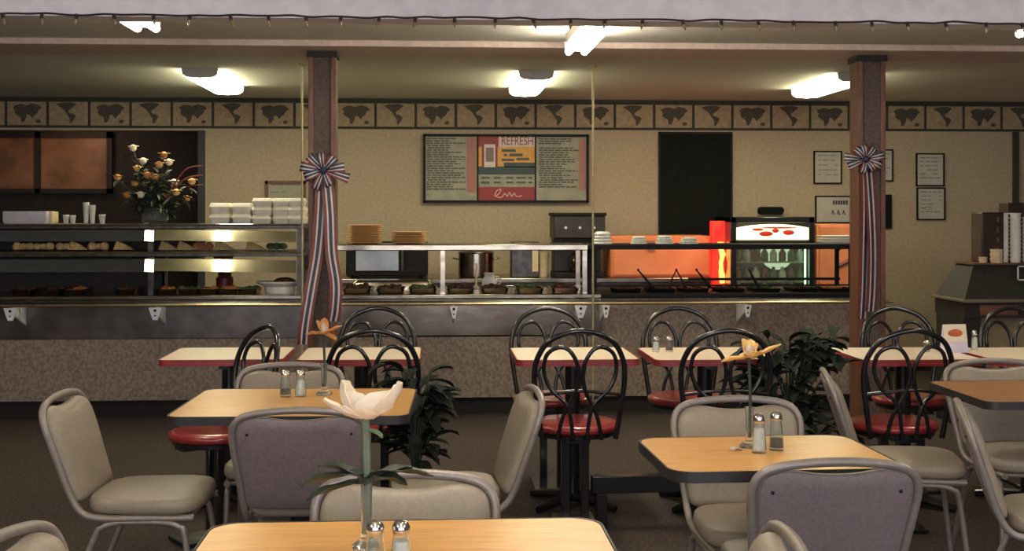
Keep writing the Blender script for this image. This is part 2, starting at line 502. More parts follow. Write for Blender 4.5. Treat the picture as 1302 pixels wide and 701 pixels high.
# string of little bulbs along the near beam
yl = Yb - .012
t = thing('light_string', 'dark string of tiny unlit bulbs along the white beam', 'string lights', (0, yl, zb))
pts = [(XW(p, yl), random.uniform(-.002, 0), .006 + random.uniform(-.006, .004)) for p in range(-60, 1380, 24)]
MB().tube(cr(pts, 3), .0045, 6).build('wire', M_wire, t)
for p in range(-45, 1360, 48):
    x = XW(p + random.uniform(-3, 3), yl); a = random.uniform(-.5, .5)
    mb = MB().tube([(x, 0, .005), (x + a * .01, -.006, -.016)], .0075, 8, 0)
    mb.tube([(x + a * .01, -.006, -.016), (x + a * .022, -.008, -.03), (x + a * .026, -.009, -.042)], [.0065, .0055, .001], 8, 1)
    mb.build('bulb', [M_wire, M_bulb], t)

# ================================================================== serving counter
YF = 9.0
xa, xm, xe = -5.2, XW(765, YF), XW(1122, YF)
t = thing('serving_counter', 'long serving counter with stainless front and speckled laminate base', 'counter', (0, YF, 0))
MB().box((xa, .03, .12), (xe, .8, .556)).box((xm, .03, .556), (xe, .8, .83)).build('laminate_front', M_lam, t)
MB().box((xa, .08, 0), (xe - .03, .75, .12)).build('kick_board', M_kick, t)
xs = XW(428, YF)
MB().box((xa, .02, .555), (xs - .25, .8, .83)).build('front_panel', mat('darker_steel', (120, 112, 106), (96, 90, 86), 6, .3, .85), t, bevel=.004)  # left panel in a darker tone of the steel
MB().box((xs - .25, .015, .565), (xm, .8, .83)).build('front_panel', M_steel, t, bevel=.004)
MB().box((xa, 0, .83), (xm, .82, .862)).build('countertop', M_steel, t, bevel=.006)
MB().box((xm, 0, .83), (xe, .82, .862)).build('countertop', M_black, t, bevel=.006, label='black right stretch of countertop')

# tray rail
zr = .815
t = thing('tray_rail', 'long polished tray rail in front of the serving counter', 'tray rail', (0, YF, 0))
xre = XW(1136, YF - .3)
for k, yy in enumerate((-.29, -.2, -.11)):
    MB().tube([(xa, yy, zr), (xre, yy, zr)], .010, 10).build('rail_tube', M_brass if k == 0 else M_steel_d, t)
for px in (14, 198, 577, 738, 770, 950):
    x = XW(px, YF - .28)
    w = .045 if px in (14, 198, 738) else .028
    mb = MB()
    vs = [(x - w, -.3, zr - .015), (x + w, -.3, zr - .015), (x + w * .35, -.3, zr - .1), (x - w * .35, -.3, zr - .1)]
    vs2 = [(a, -.285, c) for a, b, c in vs]
    mb.add(vs + vs2, [(3, 2, 1, 0), (4, 5, 6, 7), (0, 1, 5, 4), (1, 2, 6, 5), (2, 3, 7, 6), (3, 0, 4, 7)])
    mb.add([(x - .006, -.29, zr - .015), (x - .006, .02, zr - .02), (x - .006, .02, zr - .16), (x - .006, -.29, zr - .05), (x + .006, -.29, zr - .015), (x + .006, .02, zr - .02), (x + .006, .02, zr - .16), (x + .006, -.29, zr - .05)],
           [(0, 1, 2, 3), (7, 6, 5, 4), (0, 4, 5, 1), (1, 5, 6, 2), (2, 6, 7, 3), (3, 7, 4, 0)])
    mb.tube([(x, -.304, zr - .035), (x, -.3, zr - .035)], .01, 8, 1)
    mb.tube([(x, -.304, zr - .07), (x, -.3, zr - .07)], .006, 8, 1)
    mb.build('bracket', [mat('bracket_white', (238, 236, 240), None, 20, .35), M_black], t, smooth=30)

# left display case: shelves, slanted glass guards, posts
def zc_(py, Y=YF + .1): return ZW(300, py, Y)
Yc = YF + .06
t = thing('display_case', 'glass fronted tiered food display case on the left of the counter', 'display case', (0, Yc, 0))
xcl, xcr = -5.0, XW(386, Yc)
xd = XW(190, Yc)
z1, z2, z3 = zc_(288), zc_(323), zc_(375)
for nm, z in (('top_shelf', z1), ('shelf', z2)):
    MB().box((xcl, 0, z - .018), (xcr, .55, z + .018)).build(nm, M_steel_d if nm == 'shelf' else M_steel_d, t, bevel=.004)
    MB().tube([(xcl, -.006, z + .012), (xcr, -.006, z + .012)], .007, 8).build('shelf_edge', M_brass if nm == 'shelf' else M_chrome, t)
for px in (-130, 190, 380):
    x = XW(px, Yc)
    for yy in (.03, .5):
        MB().box((x - .018, yy, .862), (x + .018, yy + .03, z1 - .018)).build('post', M_steel_d, t)
L1 = Vector((XW(733, 6.9), 6.2, 2.36)); LL = Vector((XW(187, 6.32), 6.0, 2.36))
def guard(pxa, pxb, pya, pyb, pxr, src, par):
    """slanted glass strip hung under a shelf, facing up towards the dining room lamps"""
    Yg = Yc - .02
    c = Vector((XW(pxr, Yg), Yg, ZW(pxr, (pya + pyb) / 2, Yg)))
    tov = (Vector((0, 0, EYE)) - c).normalized(); tol = (src - c).normalized()
    n = (tov + tol).normalized()
    xax = Vector((1, 0, 0)); xax = (xax - n * xax.dot(n)).normalized(); up = n.cross(xax)
    if up.z < 0: up = -up
    hh = abs(ZW(pxr, pya, Yg) - ZW(pxr, pyb, Yg)) / 2
    # keep the strip along the case: build it in its own frame
    xa_, xb_ = XW(pxa, Yg) - c.x, XW(pxb, Yg) - c.x
    mb = MB()
    G = [[c + xax * a + up * b - Vector((0, Yc, 0)) for b in (-hh, hh)] for a in (xa_, xb_)]
    mb.grid(G, .006)
    mb.build('glass_guard', M_mirror, par, smooth=0)
for pya, pyb in ((293, 307), (330, 346)):
    guard(197, 376, pya, pyb, 283, LL, t)
    guard(184, 197, pya, pyb, 190.5, LL, t)  # narrow reflector strips added on the middle post to mirror the tube light
    Yg = Yc - .01
    za_, zb2 = ZW(60, pya, Yg), ZW(60, pyb, Yg)
    MB().grid([[(x, -.01, za_), (x, -.035, zb2)] for x in (xcl, XW(183, Yg))], .005).build('glass_guard', M_glass, t, smooth=0)
MB().box((xcl, .5, .862), (xd, .52, z1 - .018)).build('back_panel', M_dark, t)

# things on the left case
foamG = 'foam clamshell boxes stacked on the display case'
def foam_box(w=.2, d=.2, h=.075):
    t = thing('foam_box', 'white foam takeaway box', 'takeaway box')
    MB().rings(rrect(w, d, .02), [(.86, 0), (.88, .003), (1, h * .55)]).build('box_base', M_foam, t)
    MB().rings(rrect(w, d, .02), [(1.02, h * .55), (1.03, h * .62), (.9, h * .96), (.86, h)]).build('box_lid', M_foam, t)
    return Proto(t)
fb = foam_box()
zt = z1 + .0182
rows = [(281, 'leftmost pile'), (308, 'second pile from the left'), (334, 'third pile from the left'), (358, 'pile beside the brass pole'), (378, 'pile behind the brass pole')]
for k, (px, w_) in enumerate(rows):
    nst = 2 if k < 2 else 3
    for j in range(nst):
        hh = .0755 if k < 2 else .062
        pos = 'bottom box' if j == 0 else ('top box' if j == nst - 1 else 'middle box')
        o = fb.at((XW(px, Yc + .2), Yc + .22 + (k % 2) * .015, zt + j * hh), random.uniform(-.06, .06),
                  'white foam takeaway box, %s of the %s on the case' % (pos, w_), foamG)
        o.scale = (.64 if k > 2 else .72, .9, hh / .0752)
solo('foam_tray', MB().rings(rrect(.32, .2, .02), [(.94, 0), (1, .02), (1, .085), (.98, .09)]), mat('grey_foam', (204, 198, 206), None, 20, .6),
     'pale grey box lying on the dark left end of the display case', 'box', (XW(37, Yc + .2), Yc + .2, zt))
solo('foam_tray', MB().rings(rrect(.06, .14, .02), [(.94, 0), (1, .02), (1, .08), (.9, .088)]), M_cupb,
     'small cream carton right of the pale grey box', 'box', (XW(64, Yc + .2) + .012, Yc + .2, zt))
for px, h, w_, lab in ((84, .065, .022, 'short white cup left of a matching cup on the case'), (92.5, .062, .022, 'short white cup right of a matching cup on the case'),
                      (109.5, .155, .022, 'taller white cup stack of two beside the small cups'), (117.5, .135, .022, 'slightly lower white cup stack of two beside the small cups'), (130, .068, .024, 'single short white cup left of the glass flower vase')):
    mb = MB().lathe([(w_ * .7, 0), (w_, h * .8), (w_ * 1.05, h * .82), (w_ * 1.02, h)], n=16)
    solo('white_cup', mb, M_cup, lab, 'cup', (XW(px, Yc + .2), Yc + .2, zt))

# petals, leaves
def petal(mb, base, az, L, w, rise, curl, mi=0, th=.0025, tip=.3, wave=.0, k=7, m=5, rnd=False):
    G = []
    d = Vector((math.cos(az), math.sin(az), 0)); s = Vector((-d.y, d.x, 0))
    pos = Vector(base); el = rise
    for i in range(k + 1):
        u = i / k
        ww = w * (math.sin(PI * min(1, (u ** .8) * (1 - tip * .35) + .06)) ** .8) if u < 1 else w * .08
        if rnd: ww = w * max(.22, math.sqrt(max(0, 1 - ((u - .55) / .56) ** 2)))
        nrm = Vector((-math.sin(el) * d.x, -math.sin(el) * d.y, math.cos(el)))
        G.append([pos + s * (ww * (j / (m - 1) - .5)) + nrm * (ww * .55 * abs(j / (m - 1) - .5) ** 2 * 1.6 + wave * math.sin(j * 2.1 + i * 1.3)) for j in range(m)])
        pos = pos + (d * math.cos(el) + Vector((0, 0, math.sin(el)))) * (L / k)
        el += curl / k
    mb.grid(G, th, mi)

# big dried bouquet in a glass vase on the case
px0, yv = 197, Yc + .25
t = thing('glass_vase', 'squat glass vase holding the dried flower bouquet', 'vase', (XW(px0, yv), yv, zt))
MB().lathe([(.07, 0), (.095, .02), (.1, .06), (.085, .095), (.09, .11), (.084, .11), (.08, .095), (.094, .06), (.088, .024), (.02, .012)], n=24).build('vase_body', M_glass, t)
t = thing('flower_bouquet', 'large bouquet of yellow and cream dried flowers on the display case', 'bouquet', (XW(px0, yv), yv, zt + .02))
heads = [(168, 190, 1), (172, 216, 0), (170, 235, 2), (205, 212, 0), (213, 208, 1), (219, 234, 1), (226, 247, 0), (244, 233, 0), (182, 207, 1), (188, 225, 2), (160, 250, 2), (211, 200, 2), (190, 240, 0), (150, 228, 2), (180, 250, 1), (205, 252, 2), (235, 255, 2), (200, 228, 2)]
stems = MB(); fol = MB(); x0 = XW(px0, yv)
for i, (px, py, c) in enumerate(heads):
    yy = random.uniform(-.08, .08)
    e = Vector((XW(px, yv) - x0, yy, ZW(px, py, yv) - zt - .02))
    stems.tube(cr([(random.uniform(-.03, .03), 0, 0), e * .4 + Vector((0, 0, .03)), e], 4), .0035, 5)
    mb = MB()
    for k in range(7):
        petal(mb, e, k * 2 * PI / 7 + i, random.uniform(.04, .055), .042, .9, -1.1, th=.002, k=4)
    mb.ell(e + Vector((0, 0, .012)), (.028, .028, .026), 10, 8)
    mb.build('flower_head', [M_petaly, M_petal, M_petalo][c], t)
    for k in range(12):
        petal(fol, e * random.uniform(.3, .95), random.uniform(0, 2 * PI), random.uniform(.08, .13), .035, random.uniform(-.3, .8), -.8, th=.0015, k=4)
stems.build('stems', M_leaf, t); fol.build('foliage', M_leaf, t)
# reddish sprig to the right
mb = MB()
for k in range(3):
    e = Vector((XW(258, yv) - x0, 0, ZW(258, 211 + 12 * k, yv) - zt - .02))
    mb.tube(cr([(.04, 0, .1), (e.x * .6, 0, e.z * .9), e], 5), [.006] * 10 + [.003], 6)
mb.build('red_sprig', mat('dry_red', (116, 56, 48), None, 20, .7), t)

# framed notice behind the foam boxes
def frame_thing(name, px0, px1, py0, py1, lab, cat, mf, mi_, Y=YW, th=.02, fw=.012, rows=0, parts=None):
    xa_, xb_ = XW(px0, Y), XW(px1, Y); za, zb_ = ZW((px0 + px1) / 2, py1, Y), ZW((px0 + px1) / 2, py0, Y)
    cx, cz = (xa_ + xb_) / 2, (za + zb_) / 2; w, h = (xb_ - xa_) / 2, (zb_ - za) / 2
    t = thing(name, lab, cat, (cx, Y - .001, cz))
    mb = MB()
    mb.box((-w, -th, -h), (-w + fw, 0, h)).box((w - fw, -th, -h), (w, 0, h)).box((-w, -th, h - fw), (w, 0, h)).box((-w, -th, -h), (w, 0, -h + fw))
    mb.build('frame', mf, t, bevel=.002)
    if mi_: MB().box((-w + fw * .5, -th * .6, -h + fw * .5), (w - fw * .5, -.002, h - fw * .5)).build('sheet', mi_, t)
    if rows:
        mb = MB()
        for r in range(rows):
            z = h * .72 - r * (1.45 * h / rows)
            x = -w * .72
            while x < w * .6:
                l = random.uniform(.15, .5) * w
                if random.random() < .8: mb.box((x, -th * .6 - .002, z - h * .02), (min(x + l, w * .74), -th * .59, z + h * .02))
                x += l + .08 * w
        mb.build('writing', M_ink2, t)
    return t, w, h, th
frame_thing('framed_notice', 337, 389, 230, 268, 'brown framed notice low on the wall behind the foam boxes', 'framed notice', M_brownw, M_menu, rows=3, fw=.03)
blk = M_board
frame_thing('framed_certificate', 1034, 1070, 192, 234, 'black framed certificate left of the right post, above the poster', 'framed certificate', blk, M_paper, rows=5)
frame_thing('framed_certificate', 1105, 1135, 190, 231, 'black framed certificate peeking out right of the right post', 'framed certificate', blk, M_paper, rows=5)
frame_thing('framed_certificate', 1164, 1200, 195, 237, 'upper of the two framed certificates on the right wall stretch', 'framed certificate', blk, M_paper, rows=6)
frame_thing('framed_certificate', 1165, 1201, 238.5, 280, 'lower of the two framed certificates on the right wall stretch', 'framed certificate', blk, M_paper, rows=6)
tt, w, h, th = frame_thing('framed_poster', 1036, 1086, 249, 284, 'framed poster with bold heading just left of the right post', 'framed poster', blk, M_paper)
mb = MB()
for k in range(6): mb.box((-w * .1 + k * w * .13, -.0145, h * .35), (-w * .1 + k * w * .13 + w * .09, -.0115, h * .65))
for k in range(3): mb.tube(cr([(-w * .15 + k * .05, -.012, -h * .35), (-w * .1 + k * .05, -.012, -h * .05), (-w * .05 + k * .05, -.012, -h * .35), (k * .05, -.012, -h * .3)], 4), .004, 5)
mb.build('heading', M_ink, tt)
solo('black_plaque', MB().box((-.055, -.03, -.155), (.055, 0, .155)), M_board, 'plain black plaque on the wall right of the right post', 'plaque',
     (XW(1125, YW), YW - .001, ZW(1125, 269, YW)), bevel=.005)
tt, w, h, th = frame_thing('black_menu_board', 837, 931, 168, 300, 'tall blank black board on the wall right of the brass pole', 'board', M_black, M_board, fw=.02)
solo('wall_speaker', MB().rings(rrect(.23, .07, .03), [(1, 0), (1, .05), (.94, .06)], M=Matrix.Rotation(PI / 2, 4, 'X')), M_board, 'small oblong black speaker on the wall above the drink cooler', 'speaker',
     (XW(979, YW), YW - .001, ZW(979, 268, YW)))

# menu board
tt, w, h, th = frame_thing('menu_board', 538, 748, 171, 258, 'wide black framed drinks menu board with REFRESH panel in the middle', 'menu board', M_black, M_menu, th=.05, fw=.022)
yf_ = -.032
def mp(mb, px0, py0, px1, py1, mi=0, d=0):
    f = lambda px: -w + (px - 538) / 210 * 2 * w
    g = lambda py: h - (py - 171) / 87 * 2 * h
    mb.box((f(px0), yf_ - .002 - d, g(py1)), (f(px1), yf_, g(py0)), mi)
mb = MB()
for px in (607, 680):
    mb = MB(); mp(mb, px - 1, 172, px + 1, 257, 0, .006); mb.build('divider', M_black, tt)
for (a, b, c0) in ((542, 592, 0), (684, 732, 1)):
    mb = MB(); y = 176
    while y < (240 if c0 == 0 else 238):
        if random.random() < .86:
            x = a + random.uniform(0, 2); e = b - random.uniform(0, 26) if c0 == 0 else b - random.uniform(-3, 20)
            while x < e:
                l = random.uniform(3, 9); mp(mb, x, y, min(x + l, e), y + 1.7); x += l + 1.2
        y += 2.9
    mb.build('item_list', M_ink2, tt)
for q_ in ((593, 175, 605, 245), (735, 178, 744, 242)):
    mb = MB(); mp(mb, *q_); mb.build('price_column', M_pink, tt)
mb = MB()
mp(mb, 608, 172, 679, 219, 0); mp(mb, 608, 172, 633, 187, 1, .001)
mp(mb, 634, 173, 679, 187, 3, .001); mp(mb, 608, 212, 679, 222, 2, .002); mp(mb, 640, 207, 679, 213, 2, .002); mp(mb, 612, 186, 632, 216, 1, .0015)
mp(mb, 615, 184, 629, 213, 3, .003); mp(mb, 617, 188, 627, 206, 4, .004)
mb.build('drink_picture', [M_myel, M_mred, M_mgrn, M_mwht, mat('drink_brown', (120, 84, 78), None, 10, .4)], tt)
mb = MB(); mp(mb, 608, 238, 679, 256.5, 0, .001); mb.build('red_panel', M_mred, tt)
for r, yy in enumerate((225, 231)):
    mb = MB()
    for a, b in ((611, 622), (627, 636), (643, 652), (656, 668), (671, 676)): mp(mb, a, yy, b, yy + 2.4, 0, .001)
    mb.build('price_line', M_ink2, tt)
def text_mesh(body, size, m, parent, loc, shear=0, width=None, name='lettering'):
    cu = bpy.data.curves.new('t', 'FONT'); cu.body = body; cu.size = size; cu.align_x = 'CENTER'; cu.align_y = 'CENTER'; cu.extrude = .001; cu.shear = shear
    o = bpy.data.objects.new('t', cu); COL.objects.link(o)
    dg = bpy.context.evaluated_depsgraph_get(); dg.update()
    me = bpy.data.meshes.new_from_object(o.evaluated_get(dg)); bpy.data.objects.remove(o)
    if width:
        xs_ = [v.co.x for v in me.vertices]; s = width / (max(xs_) - min(xs_))
        for v in me.vertices: v.co.x *= s
    me.materials.clear(); me.materials.append(m)
    r = bpy.data.objects.new(name, me); COL.objects.link(r); r.parent = parent; r.location = loc; r.rotation_euler = (PI / 2, 0, 0)
    return r
fx = lambda px: -w + (px - 538) / 210 * 2 * w
fz = lambda py: h - (py - 171) / 87 * 2 * h
text_mesh('REFRESH', .11, M_mred, tt, (fx(657), yf_ - .005, fz(180)), width=.28)
mb = MB()
mp(mb, 637, 190, 655, 193.5, 0, .003); mp(mb, 640, 196, 644, 199, 0, .003); mp(mb, 647, 195.5, 664, 199, 0, .003); mp(mb, 637, 202, 653, 205, 0, .003); mp(mb, 656, 201, 672, 204, 0, .003)
mb.build('faded_slogan', M_ink2, tt)
mb = MB()
pts = [(628, 250), (631, 243), (636, 241), (634, 246), (630, 250), (637, 251), (641, 246), (644, 250), (647, 245), (650, 250), (653, 246), (656, 250), (663, 249)]
mb.tube(cr([(fx(a), yf_ - .005, fz(b)) for a, b in pts], 4), .006, 5)
mb.build('script_mark', mat('script_pink', (226, 170, 160), None, 10, .5), tt)

# food on the left case
def slice_thing(kind):
    mb = MB()
    if kind == 0:   # wrapped wedge
        mb.add([(-.07, -.04, 0), (.07, -.04, 0), (.07, .04, 0), (-.07, .04, 0), (-.05, -.02, .06), (.01, -.01, .035), (.01, .02, .035), (-.05, .03, .06)],
               [(3, 2, 1, 0), (4, 5, 6, 7), (0, 1, 5, 4), (1, 2, 6, 5), (2, 3, 7, 6), (3, 0, 4, 7)])
    else:
        for k in range(3): mb.ell((-.045 + k * .045, random.uniform(-.01, .01), .022), (.034, .035, .022 + random.uniform(0, .012)), 10, 6)
    return mb
sr = Yc + .2
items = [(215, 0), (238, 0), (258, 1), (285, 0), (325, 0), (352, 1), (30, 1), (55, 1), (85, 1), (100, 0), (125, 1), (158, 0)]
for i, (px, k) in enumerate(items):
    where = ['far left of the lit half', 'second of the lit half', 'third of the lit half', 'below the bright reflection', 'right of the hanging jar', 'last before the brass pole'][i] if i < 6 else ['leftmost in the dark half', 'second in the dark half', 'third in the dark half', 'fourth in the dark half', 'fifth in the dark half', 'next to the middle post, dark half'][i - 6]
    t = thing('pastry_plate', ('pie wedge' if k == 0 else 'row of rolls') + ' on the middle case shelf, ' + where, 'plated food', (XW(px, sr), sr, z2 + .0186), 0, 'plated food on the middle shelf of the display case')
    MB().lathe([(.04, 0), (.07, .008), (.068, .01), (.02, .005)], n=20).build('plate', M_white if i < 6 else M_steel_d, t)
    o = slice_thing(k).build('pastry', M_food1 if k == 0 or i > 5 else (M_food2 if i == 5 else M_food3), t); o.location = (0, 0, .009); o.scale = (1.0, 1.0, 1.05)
zt3 = .8622
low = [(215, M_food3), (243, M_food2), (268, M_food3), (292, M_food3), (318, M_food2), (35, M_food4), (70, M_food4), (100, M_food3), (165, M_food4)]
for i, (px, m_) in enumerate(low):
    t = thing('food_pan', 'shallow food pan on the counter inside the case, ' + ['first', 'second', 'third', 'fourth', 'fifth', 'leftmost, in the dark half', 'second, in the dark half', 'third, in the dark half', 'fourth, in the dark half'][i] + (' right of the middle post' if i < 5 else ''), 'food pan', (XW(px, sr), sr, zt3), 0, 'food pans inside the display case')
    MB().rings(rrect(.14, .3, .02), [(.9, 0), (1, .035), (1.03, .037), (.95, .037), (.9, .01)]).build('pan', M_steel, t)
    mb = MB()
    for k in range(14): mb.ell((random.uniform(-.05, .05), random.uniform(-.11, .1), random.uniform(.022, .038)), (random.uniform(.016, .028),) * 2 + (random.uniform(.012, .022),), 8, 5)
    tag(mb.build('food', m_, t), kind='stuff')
t = thing('platter', 'white oval platter with a dark roast at the right end of the case', 'platter', (XW(352, sr) + .02, sr, zt3))
MB().rings([(math.cos(a * PI / 12) * .17, math.sin(a * PI / 12) * .12) for a in range(24)], [(.6, 0), (.65, .045), (1, .075), (1, .085), (.9, .08), (.6, .055)]).build('dish', M_white, t)
MB().ell((.04, -.02, .085), (.08, .06, .03)).build('roast', M_food4, t)
# dark hanging jars
for k, (pya, pyb, lab) in enumerate(((322, 339, 'dark red bowl hung under the middle case shelf'), (349, 374, 'dark red jar standing inside the lower case'))):
    yj = Yc + .24
    za, zb_ = ZW(284, pyb, yj), ZW(284, pya, yj)
    if k == 0:
        mb = MB().lathe([(.02, z2 - .018 - .08), (.055, z2 - .018 - .055), (.075, z2 - .0185)], n=18)
        solo('hanging_bowl', mb, M_darkred, lab, 'bowl', (XW(284, yj), yj, 0))
    else:
        t = thing('jar', lab, 'jar', (XW(281, yj) - .0, yj + .16, zt3))
        MB().lathe([(.05, 0), (.062, .01), (.064, .1), (.045, .12)], n=18).build('jar_body', M_darkred, t)
        MB().lathe([(.05, .12), (.05, .14), (.02, .145)], n=18).build('jar_lid', M_black, t)

# ------------------------------------------------------------------ middle: steam table with overshelf
Ys = YF + .08
x1, x2 = XW(404, Ys), XW(748, Ys)
zs = ZW(590, 315, Ys)
t = thing('steam_table_overshelf', 'stainless overshelf and sneeze guard above the middle steam table', 'shelf', (0, Ys, 0))
MB().box((x1, 0, zs - .022), (x2, .5, zs + .022)).build('shelf', M_steel, t, bevel=.006)
for px in (408, 563, 744):
    x = XW(px, Ys)
    for yy in (.02, .45):
        MB().box((x - .016, yy, .862), (x + .016, yy + .03, zs - .022)).build('post', M_steel, t)
# warm wells
k = 0
for i, px in enumerate((455, 497, 538, 585, 628, 672, 716)):
    t = thing('steam_pan', 'pan ' + ['one', 'two', 'three', 'four', 'five', 'six', 'seven'][i] + ' from the left post', 'food pan', (XW(px, YF + .3), YF + .3, .862), 0, 'steam table pans')
    t['label'] = ['dark meat pan nearest the left post in the steam table', 'steam pan of dark food, second from the left post', 'green vegetable pan left of the steel upright', 'pan right of the steel upright with wooden spoon', 'steam pan of brown food in front of the white cup', 'green steam pan left of the coffee machine', 'brown steam pan nearest the coffee machine'][i]
    MB().rings(rrect(.2, .34, .02), [(.9, 0), (1, .03), (1.04, .034), (.95, .034), (.9, .01)]).build('pan', M_steel, t)
    mb = MB()
    for q in range(18): mb.ell((random.uniform(-.07, .07), random.uniform(-.13, .12), random.uniform(.02, .045)), (random.uniform(.018, .03),) * 2 + (random.uniform(.012, .022),), 8, 5)
    tag(mb.build('food', [M_food4, M_food4, M_food2, M_food4, M_food4, M_food2, M_food4][i], t), kind='stuff')
# long steel lid behind the pans (left) 
solo('pan_lid', MB().rings(rrect(.62, .2, .03), [(1, 0), (1, .05), (.9, .075)]), M_steel, 'long low stainless lid under the microwave', 'lid', (XW(500, YF + .62), YF + .62, .862))
t = thing('wooden_spoon', 'wooden spoon standing upright in a steam pan', 'spoon', (XW(605, YF + .3), YF + .24, .905))
MB().tube([(0, 0, 0), (.004, .01, .17)], .008, 8).build('handle', M_cupb, t)
MB().ell((0, 0, -.008), (.02, .01, .02)).build('bowl', M_cupb, t)
t = thing('cream_jug', 'glowing white jug on the steam table left of the coffee machine', 'jug', (XW(622, YF + .6), YF + .6, .862))
MB().lathe([(.055, 0), (.062, .01), (.055, .07), (.034, .1), (.04, .125), (.036, .125), (.03, .1), (.03, .09)], n=20).build('jug_body', M_white, t)
MB().tube(cr([(.05, 0, .03), (.085, 0, .05), (.075, 0, .09), (.034, 0, .1)], 5), .006, 6).build('jug_handle', M_white, t)

# plates on the overshelf
def plate_stack(px, n, r, lab, grp):
    for j in range(n):
        mb = MB().lathe([(r * .62, 0), (r * .7, .003), (r, .012), (r, .015), (r * .68, .007), (r * .1, .006)], n=28)
        if j == 0: me = mb.build('serving_plate', M_basket); o = me
        else: o = me.copy(); COL.objects.link(o)
        o.location = (XW(px, Ys + .25) + random.uniform(-.002, .002), Ys + .25, zs + .0222 + j * .0125)
        tag(o, lab % ('bottom' if j == 0 else 'top' if j == n - 1 else 'inner'), 'plate', grp)
plate_stack(464, 11, .132, 'tan plate, %s of the tall stack on the steel overshelf', 'tan plates in the tall stack')
plate_stack(520, 7, .132, 'tan plate, %s of the low stack on the steel overshelf', 'tan plates in the low stack')

# back counter with equipment
Yk = 10.45
t = thing('back_counter', 'steel work counter along the back wall behind the serving line', 'counter', (0, Yk, 0))
xb0, xb1 = XW(395, Yk), XW(904, Yk)
MB().box((xb0, .02, .08), (xb1, .74, .86)).build('cabinet_body', M_steel_d, t)
MB().box((xb0 + .02, .08, 0), (xb1 - .02, .7, .08)).build('kick_board', M_kick, t)
MB().box((xb0, 0, .86), (xb1, .76, .9)).build('worktop', M_steel, t, bevel=.006)
for k in range(5):
    xq = xb0 + .05 + k * (xb1 - xb0) / 5
    o = MB().box((xq, 0, .12), (xq + (xb1 - xb0) / 5 - .08, .02, .84)).build('door', M_steel, t, bevel=.004)
    MB().tube([(xq + .06, -.02, .5), (xq + .06, -.02, .66)], .008, 8).build('handle', M_chrome, o)
def at_k(px): return XW(px, Yk + .1)
s_ = DC(XW(500, Yk), Yk) / FPX
t = thing('microwave_oven', 'black microwave oven with pale window under the overshelf', 'microwave', (at_k(492), Yk + .1, .9))
MB().box((-.34, 0, .012), (.34, .4, .30)).build('oven_body', M_black, t, bevel=.015)
MB().box((-.26, -.012, .06), (.1, 0, .25)).build('oven_window', mat('pale_window', (150, 150, 150), (120, 124, 126), 3, .2, .4), t, bevel=.004)
MB().box((.16, -.008, .05), (.31, 0, .27)).build('control_panel', M_black, t)
MB().tube([(.13, -.03, .06), (.13, -.03, .25)], .01, 8).build('handle', M_chrome, t)
for sx in (-.28, .28): MB().box((sx - .02, .05, 0), (sx + .02, .35, .012)).build('foot', M_black, t)
t = thing('stock_pot', 'steel stock pot on the back counter right of the steel upright', 'pot', (at_k(606), Yk + .25, .9))
MB().lathe([(.14, 0), (.15, .01), (.15, .2), (.155, .205), (.145, .205), (.14, .02), (.02, .015)], n=28).build('pot_body', M_steel, t)
MB().lathe([(.155, .206), (.15, .215), (.04, .235), (.02, .24)], n=28).build('pot_lid', M_steel_d, t)
for s in (-1, 1): MB().tube(cr([(s * .15, -.03, .15), (s * .19, -.02, .16), (s * .19, .02, .16), (s * .15, .03, .15)], 4), .007, 6).build('handle', M_steel_d, t)
t = thing('napkin_dispenser', 'steel napkin dispenser left of the coffee machine', 'dispenser', (at_k(668), Yk + .2, .9))
MB().box((-.12, -.08, 0), (.12, .1, .3)).build('dispenser_body', M_steel_d, t, bevel=.01)
MB().box((.06, -.085, .05), (.11, -.08, .24)).build('napkins', M_cupb, t)
solo('paper_cup', MB().lathe([(.045, 0), (.06, .2), (.062, .205), (.055, .205)], n=18), M_cupb, 'tall cream paper tub beside the coffee machine', 'cup', (at_k(692), Yk + .3, .9))
t = thing('coffee_machine', 'tall dark coffee machine behind the brass pole', 'coffee machine', (at_k(737), Yk + .1, .9))
MB().box((-.21, 0, 0), (.21, .42, .04)).build('drip_base', M_black, t, bevel=.006)
M_urn = mat('machine_brown', (52, 44, 40), (40, 34, 31), 12, .5)
MB().box((-.2, .2, .04), (.2, .42, .5)).build('machine_body', M_urn, t, bevel=.008)
MB().box((-.215, -.02, .33), (.215, .42, .52)).build('brew_head', M_urn, t, bevel=.008, label='dark brushed upper housing')
MB().box((-.225, -.03, .52), (.225, .43, .545)).build('warming_top', M_black, t, bevel=.004)
o = MB().lathe([(.07, .04), (.085, .08), (.08, .15), (.05, .2), (.055, .21)], c=(0, .08, 0), n=20).build('coffee_pot', mat('coffee', (40, 24, 18), None, 10, .15), t)
MB().tube(cr([(.07, .06, .19), (.13, .0, .18), (.13, 0, .1), (.08, .05, .07)], 5), .009, 6).build('pot_handle', M_black, o)
for k in range(3): MB().tube([(-.12 + k * .12, -.03, .42), (-.12 + k * .12, -.02, .42)], .012, 8).build('switch', M_white, t)

